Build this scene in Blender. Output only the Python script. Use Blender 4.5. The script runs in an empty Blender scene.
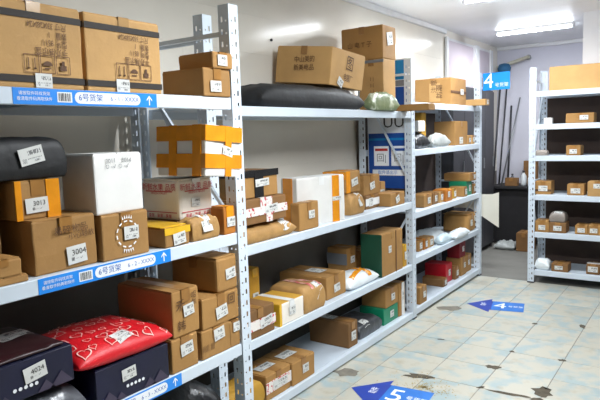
import bpy, bmesh, math, random
from mathutils import Vector, Matrix, noise

# ------------------------------------------------------------------ camera, world, light, exposure
scene = bpy.context.scene
COL = scene.collection
R = math.radians
CAM_POS = Vector((1.8506, -1.9078, 1.4603))
YAW, PITCH, ROLL, FPX = 0.609925, 0.110428, -0.031760, 588.57
fw = Vector((-math.sin(YAW) * math.cos(PITCH), math.cos(YAW) * math.cos(PITCH), -math.sin(PITCH)))
rt = Vector((math.cos(YAW), math.sin(YAW), 0))
up = rt.cross(fw)
rt2 = math.cos(ROLL) * rt + math.sin(ROLL) * up
up2 = -math.sin(ROLL) * rt + math.cos(ROLL) * up
cd = bpy.data.cameras.new('camera')
cam = bpy.data.objects.new('camera', cd)
COL.objects.link(cam)
cam.matrix_world = Matrix(((rt2.x, up2.x, -fw.x, CAM_POS.x), (rt2.y, up2.y, -fw.y, CAM_POS.y),
                           (rt2.z, up2.z, -fw.z, CAM_POS.z), (0, 0, 0, 1)))
cd.sensor_fit = 'HORIZONTAL'
cd.sensor_width = 36.0
cd.lens = 36.0 * FPX / 600.0
cd.clip_start = 0.02
scene.camera = cam

world = bpy.data.worlds.new('world')
scene.world = world
world.use_nodes = True
world.node_tree.nodes['Background'].inputs[0].default_value = (0.85, 0.92, 1.0, 1)
world.node_tree.nodes['Background'].inputs[1].default_value = 0.6

vs = scene.view_settings
vs.view_transform = 'Standard'
vs.look = 'None'
vs.gamma = 1.0
vs.use_curve_mapping = False
vs.exposure = 0.36
TUBE_WATTS = 34.0       # each ceiling tube (its own area light, made in tube_light below)
# ceiling fixtures: (centre x, y, length along x, brightness)
TUBES = [(0.28, 4.73, 0.76, .85), (0.56, 2.85, 0.74, 1.35), (1.65, 0.15, 1.2, 1.75)]

# ------------------------------------------------------------------ materials (all procedural)
def lin(c):
    return tuple(((v / 255.0) / 12.92 if v / 255.0 <= 0.04045 else ((v / 255.0 + 0.055) / 1.055) ** 2.4) for v in c)

MATS = {}

def mat(name, rgb, rough=0.6, var=0.06, scale=9.0, bump=0.0, bscale=60.0, metal=0.0, coat=0.0, rnd=0.0, rgb2=None,
        lo=0.42, hi=0.62, coords='Object'):
    if name in MATS:
        return MATS[name]
    m = bpy.data.materials.new(name)
    m.use_nodes = True
    nt = m.node_tree
    N, L = nt.nodes, nt.links
    b = N['Principled BSDF']
    b.inputs['Roughness'].default_value = rough
    b.inputs['Metallic'].default_value = metal
    b.inputs['Coat Weight'].default_value = coat
    tc = N.new('ShaderNodeTexCoord')
    oi = N.new('ShaderNodeObjectInfo')
    add = N.new('ShaderNodeVectorMath')
    add.operation = 'ADD'
    mul = N.new('ShaderNodeVectorMath')
    mul.operation = 'SCALE'
    mul.inputs[0].default_value = (7.3, 3.1, 5.7)
    L.new(oi.outputs['Random'], mul.inputs['Scale'])
    L.new(tc.outputs[coords], add.inputs[0])
    L.new(mul.outputs[0], add.inputs[1])
    nz = N.new('ShaderNodeTexNoise')
    nz.inputs['Scale'].default_value = scale
    nz.inputs['Detail'].default_value = 4
    L.new(add.outputs[0], nz.inputs['Vector'])
    c = lin(rgb)
    cr = N.new('ShaderNodeValToRGB')
    if rgb2:
        cr.color_ramp.elements[0].position = lo
        cr.color_ramp.elements[1].position = hi
        cr.color_ramp.elements[0].color = (*c, 1)
        cr.color_ramp.elements[1].color = (*lin(rgb2), 1)
    else:
        cr.color_ramp.elements[0].position = 0.3
        cr.color_ramp.elements[1].position = 0.7
        cr.color_ramp.elements[0].color = (*[v * (1 - var * 2) for v in c], 1)
        cr.color_ramp.elements[1].color = (*[min(1, v * (1 + var * 2)) for v in c], 1)
    L.new(nz.outputs['Fac'], cr.inputs['Fac'])
    out = cr.outputs['Color']
    if rnd:
        hs = N.new('ShaderNodeHueSaturation')
        mr = N.new('ShaderNodeMapRange')
        mr.inputs['To Min'].default_value = 1 - rnd
        mr.inputs['To Max'].default_value = 1 + rnd
        L.new(oi.outputs['Random'], mr.inputs['Value'])
        L.new(mr.outputs[0], hs.inputs['Value'])
        L.new(out, hs.inputs['Color'])
        out = hs.outputs['Color']
    L.new(out, b.inputs['Base Color'])
    if bump:
        n2 = N.new('ShaderNodeTexNoise')
        n2.inputs['Scale'].default_value = bscale
        n2.inputs['Detail'].default_value = 3
        L.new(add.outputs[0], n2.inputs['Vector'])
        bp = N.new('ShaderNodeBump')
        bp.inputs['Strength'].default_value = bump
        bp.inputs['Distance'].default_value = 0.01
        L.new(n2.outputs['Fac'], bp.inputs['Height'])
        L.new(bp.outputs['Normal'], b.inputs['Normal'])
    MATS[name] = m
    return m

def emit(name, rgb, strength):
    if name in MATS:
        return MATS[name]
    m = bpy.data.materials.new(name)
    m.use_nodes = True
    b = m.node_tree.nodes['Principled BSDF']
    b.inputs['Base Color'].default_value = (0.8, 0.8, 0.8, 1)
    b.inputs['Emission Color'].default_value = (*lin(rgb), 1)
    b.inputs['Emission Strength'].default_value = strength
    MATS[name] = m
    return m

def label_paper():
    """white sticker: rows of small dark print and a bar code, laid out in the sticker's own uv"""
    m = mat('label_paper', (212, 212, 208), 0.5, 0.02)
    nt = m.node_tree
    N, L = nt.nodes, nt.links
    b = N['Principled BSDF']
    base = b.inputs['Base Color'].links[0].from_socket
    uv = N.new('ShaderNodeUVMap')
    oi = N.new('ShaderNodeObjectInfo')
    sep = N.new('ShaderNodeSeparateXYZ')
    L.new(uv.outputs[0], sep.inputs[0])
    U, V = sep.outputs[0], sep.outputs[1]

    def op(o, a, bb):
        n = N.new('ShaderNodeMath')
        n.operation = o
        for i, s in enumerate((a, bb)):
            if isinstance(s, (int, float)):
                n.inputs[i].default_value = s
            else:
                L.new(s, n.inputs[i])
        return n.outputs[0]

    def region(u0, u1, v0, v1):
        r = op('MULTIPLY', op('GREATER_THAN', U, u0), op('LESS_THAN', U, u1))
        return op('MULTIPLY', r, op('MULTIPLY', op('GREATER_THAN', V, v0), op('LESS_THAN', V, v1)))

    def dots(su, sv, t):
        cb = N.new('ShaderNodeCombineXYZ')
        L.new(op('MULTIPLY', U, su), cb.inputs[0])
        L.new(op('MULTIPLY', V, sv), cb.inputs[1])
        L.new(op('MULTIPLY', oi.outputs['Random'], 37.0), cb.inputs[2])
        n = N.new('ShaderNodeTexNoise')
        n.inputs['Scale'].default_value = 1.0
        n.inputs['Detail'].default_value = 1.0
        L.new(cb.outputs[0], n.inputs['Vector'])
        return op('GREATER_THAN', n.outputs['Fac'], t)

    a = op('MULTIPLY', region(0.36, 0.92, 0.55, 0.82), dots(16, 5, 0.47))
    c = op('MULTIPLY', region(0.32, 0.90, 0.30, 0.37), dots(40, 3, 0.5))
    d = op('MULTIPLY', region(0.08, 0.26, 0.12, 0.40), dots(30, 24, 0.5))
    e = op('MULTIPLY', region(0.55, 0.80, 0.12, 0.24), dots(34, 2, 0.45))
    s = op('MINIMUM', op('ADD', op('ADD', a, c), op('ADD', d, e)), 0.8)
    mx = N.new('ShaderNodeMix')
    mx.data_type = 'RGBA'
    L.new(s, mx.inputs['Factor'])
    L.new(base, mx.inputs['A'])
    mx.inputs['B'].default_value = (0.03, 0.03, 0.035, 1)
    L.new(mx.outputs['Result'], b.inputs['Base Color'])
    return m

M = {}
def setup_materials():
    K = dict(rough=0.75, var=0.05, scale=6.0, bump=0.12, bscale=40.0, rnd=0.10)
    M['k_light'] = mat('cardboard_light', (186, 145, 90), **K)
    M['k_mid'] = mat('cardboard_mid', (162, 120, 66), **K)
    M['k_dark'] = mat('cardboard_dark', (128, 91, 51), **K)
    M['k_orange'] = mat('cardboard_orange', (176, 108, 34), **K)
    M['k_yellow'] = mat('cardboard_yellow', (188, 142, 46), **K)
    M['kraft_paper'] = mat('kraft_paper', (172, 131, 76), 0.7, 0.08, 14, 0.5, 26, rnd=0.08)
    M['t_brown'] = mat('packing_tape_brown', (152, 108, 56), 0.28, 0.05, 20)
    M['t_clear'] = mat('packing_tape_clear', (176, 138, 88), 0.2, 0.05, 20)
    M['t_orange'] = mat('packing_tape_orange', (222, 142, 30), 0.25, 0.06, 16, 0.1, 50)
    M['t_yellow'] = mat('packing_tape_yellow', (224, 176, 48), 0.25, 0.06, 16)
    M['t_black'] = mat('packing_tape_black', (28, 27, 27), 0.25, 0.05, 16)
    M['t_red'] = mat('packing_tape_redprint', (232, 224, 218), 0.35, rgb2=(196, 40, 52), scale=55, lo=0.57, hi=0.60)
    M['t_pink'] = mat('packing_tape_pink', (226, 178, 160), 0.3, rgb2=(200, 96, 96), scale=30, lo=0.5, hi=0.62)
    M['t_white'] = mat('packing_tape_white', (228, 228, 226), 0.35, 0.03)
    M['label'] = label_paper()
    M['label_plain'] = mat('label_paper_plain', (212, 212, 208), 0.5, 0.02)
    M['ink'] = mat('black_ink', (40, 33, 28), 0.7, 0.05)
    M['ink_brown'] = mat('brown_ink', (92, 60, 34), 0.7, 0.05)
    M['ink_red'] = mat('red_ink', (196, 46, 62), 0.6, 0.05)
    M['ink_white'] = mat('white_ink', (240, 242, 245), 0.5, 0.02)
    M['ink_grey'] = mat('grey_ink', (120, 122, 125), 0.6, 0.02)
    M['ink_blue'] = mat('blue_ink', (32, 108, 196), 0.5, 0.02)
    M['white_card'] = mat('white_card', (226, 224, 220), 0.55, 0.03, 8, 0.05, 30)
    M['cream_card'] = mat('cream_card', (236, 228, 216), 0.6, 0.03, 8, 0.05, 30)
    M['navy'] = mat('navy_card', (13, 14, 46), 0.45, 0.08, 8)
    M['navy_tri'] = mat('mauve_print', (62, 54, 74), 0.5, 0.05)
    M['red_card'] = mat('red_card', (186, 26, 40), 0.4, 0.05, 8)
    M['maroon'] = mat('maroon_card', (120, 18, 28), 0.5, 0.05, 8)
    M['green'] = mat('green_card', (16, 128, 92), 0.45, 0.05, 8)
    M['green_dark'] = mat('dark_green_card', (20, 70, 50), 0.5, 0.05, 8)
    M['red_poly'] = mat('red_polybag', (206, 18, 30), 0.48, 0.05, 8, 0.2, 30)
    M['black_poly'] = mat('black_polybag', (17, 17, 19), 0.3, 0.2, 8, 0.5, 22)
    M['black_matt'] = mat('black_parcel', (17, 17, 19), 0.6, 0.2, 8, 0.3, 22)
    M['grey_poly'] = mat('grey_polybag', (96, 98, 104), 0.3, 0.1, 8, 0.5, 22)
    M['dkgrey_poly'] = mat('dark_grey_polybag', (62, 64, 68), 0.35, 0.1, 8, 0.4, 22)
    M['white_poly'] = mat('white_polybag', (226, 232, 234), 0.35, 0.03, 8, 0.4, 24)
    M['pale_poly'] = mat('pale_blue_polybag', (196, 214, 222), 0.3, 0.04, 8, 0.5, 24)
    M['olive_poly'] = mat('olive_polybag', (122, 134, 98), 0.3, rgb2=(206, 210, 190), scale=13, lo=0.56, hi=0.66, bump=0.5, bscale=24)
    M['taupe_poly'] = mat('taupe_polybag', (142, 132, 124), 0.5, 0.08, 8, 0.5, 24)
    M['silver_poly'] = mat('silver_polybag', (168, 172, 170), 0.3, 0.08, 8, 0.5, 24)
    M['rack'] = mat('rack_paint', (206, 216, 226), 0.38, 0.02, 5)
    M['shelf'] = mat('shelf_paint', (200, 210, 220), 0.4, 0.03, 5)
    M['back_board'] = mat('brown_board', (66, 50, 42), 0.7, 0.08, 6)
    M['strip'] = mat('strip_blue', (36, 138, 232), 0.35, 0.02)
    M['strip_text'] = mat('strip_text_blue', (34, 96, 178), 0.4, 0.02)
    M['wall'] = mat('wall_panel', (236, 230, 218), 0.16, 0.02, 2.5)
    M['wall'].node_tree.nodes['Principled BSDF'].inputs['Specular IOR Level'].default_value = 0.08
    M['lower_shade'] = mat('wall_lower_shade', (112, 106, 98), 0.6, 0.06, 4, 0.2, 20)  # guessed grey cement, its dark tone deepens the shade behind the lower shelves
    M['maroon_dark'] = mat('dark_maroon_bag', (44, 11, 15), 0.45, 0.08, 8)
    M['wall_back'] = mat('wall_paint_back', (205, 204, 214), 0.55, 0.02, 2)
    M['wall_white'] = mat('wall_paint_white', (232, 233, 236), 0.6, 0.015, 2)
    M['wall_grey'] = mat('wall_paint_grey', (58, 56, 54), 0.7, 0.03, 2)
    M['ceil'] = mat('ceiling_panel', (247, 248, 250), 0.45, 0.015, 2)
    M['trim'] = mat('trim_paint', (226, 226, 226), 0.45, 0.02)
    M['pane'] = mat('frosted_pane', (196, 184, 192), 0.35, 0.03, 3)
    M['cement'] = mat('cement', (120, 118, 112), 0.7, 0.06, 4, 0.2, 30)
    M['grout'] = mat('grout', (128, 125, 116), 0.8, 0.1, 10)
    M['patch'] = mat('cement_patch', (82, 74, 60), 0.85, 0.15, 22, 0.3, 60)
    M['patch2'] = mat('cement_patch_grey', (118, 112, 100), 0.8, 0.1, 22, 0.3, 60)
    M['fixture'] = mat('fixture_white', (240, 240, 240), 0.5, 0.01)
    M['metal'] = mat('grey_metal', (150, 152, 155), 0.35, 0.04, 20, metal=0.6)
    M['pale_metal'] = mat('pale_metal', (188, 184, 166), 0.45, 0.04, 20)
    M['dark_metal'] = mat('dark_metal', (58, 58, 62), 0.5, 0.05, 20)
    M['desk'] = mat('desk_dark', (30, 28, 30), 0.6, 0.1)
    M['sign'] = mat('sign_blue', (0, 138, 226), 0.4, 0.02)
    M['arrow_head'] = mat('sticker_dark_blue', (36, 62, 158), 0.4, 0.05, 12)
    M['arrow_body'] = mat('sticker_blue', (40, 112, 196), 0.4, 0.05, 12)
    M['board_white'] = mat('board_white', (214, 218, 222), 0.5, 0.02)
    M['board_blue'] = mat('board_blue', (18, 72, 150), 0.4, 0.03)
    M['board_cyan'] = mat('board_cyan', (0, 128, 190), 0.4, 0.03)
    M['board_red'] = mat('board_red', (190, 46, 44), 0.5, 0.03)
    M['cloth_blue'] = mat('blue_cloth', (40, 92, 130), 0.8, 0.1, 14)
    M['foam'] = mat('foam_sheet', (226, 222, 208), 0.7, 0.02, 6)
    tile = mat('floor_tile', (186, 182, 168), 0.36, scale=8.5, rgb2=(158, 173, 174), lo=0.46, hi=0.62, rnd=0.05)
    nt = tile.node_tree
    N, L = nt.nodes, nt.links
    b = N['Principled BSDF']
    src = b.inputs['Base Color'].links[0].from_socket
    vec = [n for n in N if n.type == 'VECT_MATH' and n.operation == 'ADD'][0].outputs[0]
    n2 = N.new('ShaderNodeTexNoise')
    n2.inputs['Scale'].default_value = 13
    n2.inputs['Detail'].default_value = 5
    L.new(vec, n2.inputs['Vector'])
    c2 = N.new('ShaderNodeValToRGB')
    c2.color_ramp.elements[0].position = 0.56
    c2.color_ramp.elements[0].color = (0, 0, 0, 1)
    c2.color_ramp.elements[1].position = 0.72
    c2.color_ramp.elements[1].color = (0.5, 0.5, 0.5, 1)
    L.new(n2.outputs['Fac'], c2.inputs['Fac'])
    mx = N.new('ShaderNodeMix')
    mx.data_type = 'RGBA'
    L.new(c2.outputs['Color'], mx.inputs['Factor'])
    L.new(src, mx.inputs['A'])
    mx.inputs['B'].default_value = (*lin((164, 152, 126)), 1)
    L.new(mx.outputs['Result'], b.inputs['Base Color'])
    M['tile'] = tile
setup_materials()

# ------------------------------------------------------------------ object helpers
def link(name, me, m=None, parent=None):
    o = bpy.data.objects.new(name, me)
    COL.objects.link(o)
    if m is not None and not me.materials:
        me.materials.append(m)
    if parent is not None:
        o.parent = parent
    return o

def from_bm(name, bm, m, parent=None, smooth=False):
    me = bpy.data.meshes.new(name)
    bmesh.ops.recalc_face_normals(bm, faces=bm.faces)
    bm.to_mesh(me)
    bm.free()
    if smooth:
        for p in me.polygons:
            p.use_smooth = True
    return link(name, me, m, parent)

def tag(o, label=None, cat=None, group=None, kind=None):
    if label:
        o['label'] = label
    if cat:
        o['category'] = cat
    if group:
        o['group'] = group
    if kind:
        o['kind'] = kind
    return o

def thing(name, label, cat, loc, rz=0.0, group=None, tilt=(0, 0)):
    o = bpy.data.objects.new(name, None)
    o.empty_display_size = 0.05
    COL.objects.link(o)
    o.location = loc
    o.rotation_euler = (R(tilt[0]), R(tilt[1]), R(rz))
    return tag(o, label, cat, group)

def add_box(bm, x0, x1, y0, y1, z0, z1):
    v = [bm.verts.new((x, y, z)) for x in (x0, x1) for y in (y0, y1) for z in (z0, z1)]
    for f in ((0, 1, 3, 2), (4, 6, 7, 5), (0, 4, 5, 1), (2, 3, 7, 6), (0, 2, 6, 4), (1, 5, 7, 3)):
        bm.faces.new([v[i] for i in f])

def box(name, x0, x1, y0, y1, z0, z1, m, parent=None, bevel=0.0):
    bm = bmesh.new()
    add_box(bm, x0, x1, y0, y1, z0, z1)
    if bevel:
        bmesh.ops.bevel(bm, geom=bm.edges[:], offset=bevel, segments=1, affect='EDGES')
    return from_bm(name, bm, m, parent)

def add_bar(bm, a, b, r, n=8, square=False, r2=None):
    a, b = Vector(a), Vector(b)
    d = (b - a).normalized()
    s = d.cross(Vector((0, 0, 1)))
    if s.length < 1e-4:
        s = Vector((1, 0, 0))
    s.normalize()
    t = d.cross(s)
    if square:
        n = 4
    r2 = r if r2 is None else r2
    ra = []
    for p, rr in ((a, r), (b, r2)):
        ra.append([bm.verts.new(p + rr * (math.cos(2 * math.pi * (i + .5) / n) * s + math.sin(2 * math.pi * (i + .5) / n) * t)) for i in range(n)])
    for i in range(n):
        bm.faces.new((ra[0][i], ra[0][(i + 1) % n], ra[1][(i + 1) % n], ra[1][i]))
    bm.faces.new(ra[0])
    bm.faces.new(ra[1][::-1])

def bar(name, a, b, r, m, parent=None, n=8, square=False, r2=None):
    bm = bmesh.new()
    add_bar(bm, a, b, r, n, square, r2)
    return from_bm(name, bm, m, parent, smooth=not square)

def lathe(name, prof, m, parent=None, n=16):
    bm = bmesh.new()
    rings = [[bm.verts.new((r * math.cos(2 * math.pi * i / n), r * math.sin(2 * math.pi * i / n), z)) for i in range(n)] for r, z in prof]
    for a, b in zip(rings, rings[1:]):
        for i in range(n):
            bm.faces.new((a[i], a[(i + 1) % n], b[(i + 1) % n], b[i]))
    bm.faces.new(rings[0])
    bm.faces.new(rings[-1])
    return from_bm(name, bm, m, parent, smooth=True)

def rounded_box(bm, d, w, h, r, amp, seed, n=3):
    """carton shell: rounded edges, sides bulging or dented a little; base centre at the origin"""
    hx, hy, hz = d / 2, w / 2, h / 2
    r = min(r, hx * .45, hy * .45, hz * .45)

    def ticks(a):
        t = [-a, -a + r * .35, -a + r]
        t += [(-a + r) + (2 * a - 2 * r) * k / n for k in range(1, n)]
        return t + [a - r, a - r * .35, a]
    T = [ticks(hx), ticks(hy), ticks(hz)]
    H = (hx, hy, hz)
    cache = {}
    off = Vector((seed * 1.37, seed * 2.11, seed * .73))

    def vert(p):
        key = tuple(round(c, 5) for c in p)
        if key in cache:
            return cache[key]
        q = Vector([max(-H[i] + r, min(H[i] - r, p[i])) for i in range(3)])
        dd = Vector(p) - q
        P = q + dd.normalized() * r if dd.length > 1e-9 else Vector(p)
        e = 1.0
        for i in range(3):
            if abs(p[i]) < H[i] - 1e-6:
                e *= math.cos(p[i] / H[i] * math.pi / 2) ** .5 if abs(p[i]) < H[i] else 0
        k = noise.noise(Vector(p) * 9 + off) * amp
        nrm = dd.normalized() if dd.length > 1e-9 else Vector((0, 0, 0))
        P = P + nrm * k * e * 1.4
        if p[2] > 0:
            P += Vector((noise.noise(off + Vector((p[0] * 4, p[1] * 4, 7.7))), noise.noise(off + Vector((p[0] * 4, p[1] * 4, 3.3))), 0)) * amp * .7
        if P.z < -hz:
            P.z = -hz
        cache[key] = bm.verts.new((P.x, P.y, P.z + hz))
        return cache[key]
    for ax in range(3):
        a1, a2 = (ax + 1) % 3, (ax + 2) % 3
        for sg in (-1, 1):
            for i in range(len(T[a1]) - 1):
                for j in range(len(T[a2]) - 1):
                    vs_ = []
                    for (u, v) in ((i, j), (i + 1, j), (i + 1, j + 1), (i, j + 1)):
                        p = [0, 0, 0]
                        p[ax] = sg * H[ax]
                        p[a1] = T[a1][u]
                        p[a2] = T[a2][v]
                        vs_.append(vert(p))
                    if sg < 0:
                        vs_.reverse()
                    try:
                        bm.faces.new(vs_)
                    except ValueError:
                        pass

class Face:
    """a side of a carton as a little coordinate frame: u right, v up, as seen by someone facing it"""
    def __init__(s, which, d, w, h):
        if which == 'f':
            s.o, s.U, s.V, s.su, s.sv = Vector((d / 2, -w / 2, 0)), Vector((0, 1, 0)), Vector((0, 0, 1)), w, h
        elif which == 's':
            s.o, s.U, s.V, s.su, s.sv = Vector((-d / 2, -w / 2, 0)), Vector((1, 0, 0)), Vector((0, 0, 1)), d, h
        elif which == 'r':
            s.o, s.U, s.V, s.su, s.sv = Vector((d / 2, w / 2, 0)), Vector((-1, 0, 0)), Vector((0, 0, 1)), d, h
        else:
            s.o, s.U, s.V, s.su, s.sv = Vector((d / 2, -w / 2, h)), Vector((0, 1, 0)), Vector((-1, 0, 0)), w, d
        s.N = s.U.cross(s.V)

    def at(s, u, v, lift=0.0):
        return s.o + s.U * (u * s.su) + s.V * (v * s.sv) + s.N * lift

def plate_bm(bm, face, u, v, a, b, rot=0.0, lift=0.001, t=0.0006, uvs=True):
    """flat piece a x b metres centred at fractions (u, v) of a face"""
    c = face.at(u, v, lift)
    ca, sa = math.cos(R(rot)), math.sin(R(rot))
    U = face.U * ca + face.V * sa
    V = -face.U * sa + face.V * ca
    lo = [bm.verts.new(c + U * (sx * a / 2) + V * (sy * b / 2)) for sx, sy in ((-1, -1), (1, -1), (1, 1), (-1, 1))]
    hi = [bm.verts.new(p.co + face.N * t) for p in lo]
    f = bm.faces.new(hi)
    lay = bm.loops.layers.uv.verify()
    for lp, q in zip(f.loops, ((0, 0), (1, 0), (1, 1), (0, 1))):
        lp[lay].uv = q
    bm.faces.new(lo[::-1])
    for i in range(4):
        bm.faces.new((lo[i], lo[(i + 1) % 4], hi[(i + 1) % 4], hi[i]))

def plate(name, face, u, v, a, b, m, parent, rot=0.0, lift=0.001, t=0.0006):
    bm = bmesh.new()
    plate_bm(bm, face, u, v, a, b, rot, lift, t)
    me = bpy.data.meshes.new(name)
    bm.to_mesh(me)
    bm.free()
    return link(name, me, m, parent)

TXT = {}
def text_data(body, size, align='CENTER'):
    key = (body, align)
    if key not in TXT:
        c = bpy.data.curves.new('lettering', 'FONT')
        c.body = body
        c.size = 1.0
        c.align_x = align
        c.align_y = 'CENTER'
        c.resolution_u = 2
        o = bpy.data.objects.new('lettering', c)
        COL.objects.link(o)
        dg = bpy.context.evaluated_depsgraph_get()
        me = bpy.data.meshes.new_from_object(o.evaluated_get(dg))
        TXT[key] = ([v.co.copy() for v in me.vertices], [tuple(p.vertices) for p in me.polygons])
        bpy.data.objects.remove(o)
        bpy.data.curves.remove(c)
        bpy.data.meshes.remove(me)
    vs_, fs = TXT[key]
    return [v * size for v in vs_], fs

def lettering(name, face, items, m, parent, lift=0.0022):
    """items: (text, u, v, size, rot, align[, condense]); each line is a mesh of its own"""
    for it in items:
        body, u, v, size, rot, align = it[:6]
        cx = it[6] if len(it) > 6 else 1.0
        vs_, fs = text_data(body, size, align)
        c = face.at(u, v, lift)
        ca, sa = math.cos(R(rot)), math.sin(R(rot))
        U = face.U * ca + face.V * sa
        W = -face.U * sa + face.V * ca
        me = bpy.data.meshes.new(name)
        me.from_pydata([tuple(c + U * (p.x * cx) + W * p.y) for p in vs_], [], fs)
        link(name, me, m, parent)

def centre(P):
    x, y, z, w, d, h, yaw = P
    a = R(yaw)
    return (x - math.sin(a) * w / 2 - math.cos(a) * d / 2, y + math.cos(a) * w / 2 - math.sin(a) * d / 2, z)

def carton(P, name, label, cat='box', m='k_mid', tape='t_brown', seam='x', labels=(), group=None, amp=0.0035, top=True,
           bands=(), tilt=(0, 0), r=0.006, text=(), print_=None, band_lift=0.0012, flap_m=None):
    """a closed cardboard box: shell, two top flaps meeting at a seam, tape over the seam, stickers.
    bands: (face, 'h' or 'v', position, width, material) extra tape or printed bands round a face."""
    x, y, z, w, d, h, yaw = P
    seed = (sum(ord(c) * (i + 3) for i, c in enumerate(label)) % 97) + 1
    t = thing(name, label, cat, centre(P), yaw, group, tilt)
    ft = 0.003
    hb = h - ft if top else h
    bm = bmesh.new()
    rounded_box(bm, d, w, hb, r, amp, seed)
    from_bm('body', bm, M[m], t)
    lift = amp * .5 + 0.0012
    if top:
        g = 0.0025
        e = min(0.004, d * .05, w * .05)
        fm = M[flap_m or m]
        if seam == 'x':
            for y0, y1 in ((-w / 2 + e, -g), (g, w / 2 - e)):
                box('flap', -d / 2 + e, d / 2 - e, y0, y1, hb - 0.001, h, fm, t)
        else:
            for x0, x1 in ((-d / 2 + e, -g), (g, d / 2 - e)):
                box('flap', x0, x1, -w / 2 + e, w / 2 - e, hb - 0.001, h, fm, t)
    if tape:
        bm = bmesh.new()
        q = lift
        tw = min(0.022, .3 * min(w, d))
        dn = min(0.05, h * .4)
        if seam == 'x':
            add_box(bm, -d / 2 - q, d / 2 + q, -tw, tw, h, h + .0008)
            add_box(bm, d / 2 + q * .4, d / 2 + q, -tw, tw, h - dn, h + .0008)
            add_box(bm, -d / 2 - q, -d / 2 - q * .4, -tw, tw, h - dn, h + .0008)
        else:
            add_box(bm, -tw, tw, -w / 2 - q, w / 2 + q, h, h + .0008)
            add_box(bm, -tw, tw, -w / 2 - q, -w / 2 - q * .4, h - dn, h + .0008)
            add_box(bm, -tw, tw, w / 2 + q * .4, w / 2 + q, h - dn, h + .0008)
        from_bm('tape', bm, M[tape], t)
    for (fc, o, pos, wd, mm) in bands:
        F = Face(fc, d, w, h)
        if o == 'h':
            plate('band', F, .5, pos, F.su + 2 * lift, wd, M[mm], t, lift=band_lift * .4, t=lift)
        else:
            plate('band', F, pos, .5, wd, F.sv, M[mm], t, lift=band_lift * .4, t=lift + .0007)
    for lb in labels:
        fc, u, v, a, b = lb[:5]
        rot = lb[5] if len(lb) > 5 else 0
        F = Face(fc, d, w, h)
        L = plate('shipping_label', F, u, v, a, b, M['label'] if len(lb) < 7 else M['label_plain'], t, rot, lift=lift + .0016)
        if len(lb) > 6:
            sub = Face(fc, d, w, h)
            lettering('number', sub, [(lb[6], u + .1 * a / F.su, v + .12 * b / F.sv, b * .46, rot, 'CENTER'), ('▦ ∙∙∙ ✓', u, v - .24 * b / F.sv, b * .24, rot, 'CENTER')], M['ink'], L, lift + .0030)
    for (fc, items, mm) in text:
        lettering('printing', Face(fc, d, w, h), items, M[mm], t, lift + .001)
    if print_:
        print_(t, d, w, h, lift + .001)
    return t

class Pillow:
    """soft parcel: two skins meeting in a seam, wrinkled"""
    def __init__(s, d, w, h, seed=1, p=3.0, wr=0.006, seam=0.35, fs=7.0, pw=0.5):
        s.d, s.w, s.h, s.seed, s.p, s.wr, s.seam, s.fs, s.pw = d, w, h, seed, p, wr, seam, fs, pw

    def prof(s, u, v):
        return max(0.0, 1 - abs(u) ** s.p) ** s.pw * max(0.0, 1 - abs(v) ** s.p) ** s.pw

    def top(s, u, v, lift=0.0):
        t = s.prof(u, v)
        q = Vector((u * s.d * s.fs, v * s.w * s.fs, s.seed * 3.1))
        n = noise.noise(q * 1.6) + .5 * noise.noise(q * 4.1)
        edge = 1 + .03 * noise.noise(Vector((u * 3, v * 3, s.seed)))
        return Vector((u * s.d / 2 * edge, v * s.w / 2 * edge, s.h * (s.seam + (1 - s.seam) * t) + n * s.wr * min(1, t * 2) + lift))

    def bottom(s, u, v):
        t = s.prof(u, v)
        a = s.top(u, v)
        return Vector((a.x, a.y, max(0.0, s.h * s.seam * (1 - min(1, t * 1.6)))))

    def build(s, name, m, parent=None, nu=20, nv=26):
        bm = bmesh.new()

        def k(i, n):
            a = -1 + 2 * i / n
            return math.copysign(1 - (1 - abs(a)) ** 2.0, a)
        T = [[bm.verts.new(s.top(k(i, nu), k(j, nv))) for j in range(nv + 1)] for i in range(nu + 1)]
        Bt = [[T[i][j] if i in (0, nu) or j in (0, nv) else bm.verts.new(s.bottom(k(i, nu), k(j, nv))) for j in range(nv + 1)] for i in range(nu + 1)]
        for i in range(nu):
            for j in range(nv):
                bm.faces.new((T[i][j], T[i + 1][j], T[i + 1][j + 1], T[i][j + 1]))
                bm.faces.new((Bt[i][j], Bt[i][j + 1], Bt[i + 1][j + 1], Bt[i + 1][j]))
        return from_bm(name, bm, m, parent, smooth=True)

    def sticker(s, name, m, parent, u, v, a, b, rot=0.0, n=4, lift=0.002):
        """a flat label that follows the skin; a along v (right), b along -u (up)"""
        bm = bmesh.new()
        lay = bm.loops.layers.uv.verify()
        ca, sa = math.cos(R(rot)), math.sin(R(rot))
        G = []
        for i in range(n + 1):
            row = []
            for j in range(n + 1):
                p, q = (j / n - .5) * a, (i / n - .5) * b
                dy, dx = p * ca - q * sa, -(p * sa + q * ca)
                row.append((bm.verts.new(s.top(u + dx / (s.d / 2), v + dy / (s.w / 2), lift)), (j / n, i / n)))
            G.append(row)
        for i in range(n):
            for j in range(n):
                cs = (G[i][j], G[i][j + 1], G[i + 1][j + 1], G[i + 1][j])
                f = bm.faces.new([c[0] for c in cs])
                for lp, c in zip(f.loops, cs):
                    lp[lay].uv = c[1]
        me = bpy.data.meshes.new(name)
        bm.to_mesh(me)
        bm.free()
        return link(name, me, m, parent)

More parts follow.
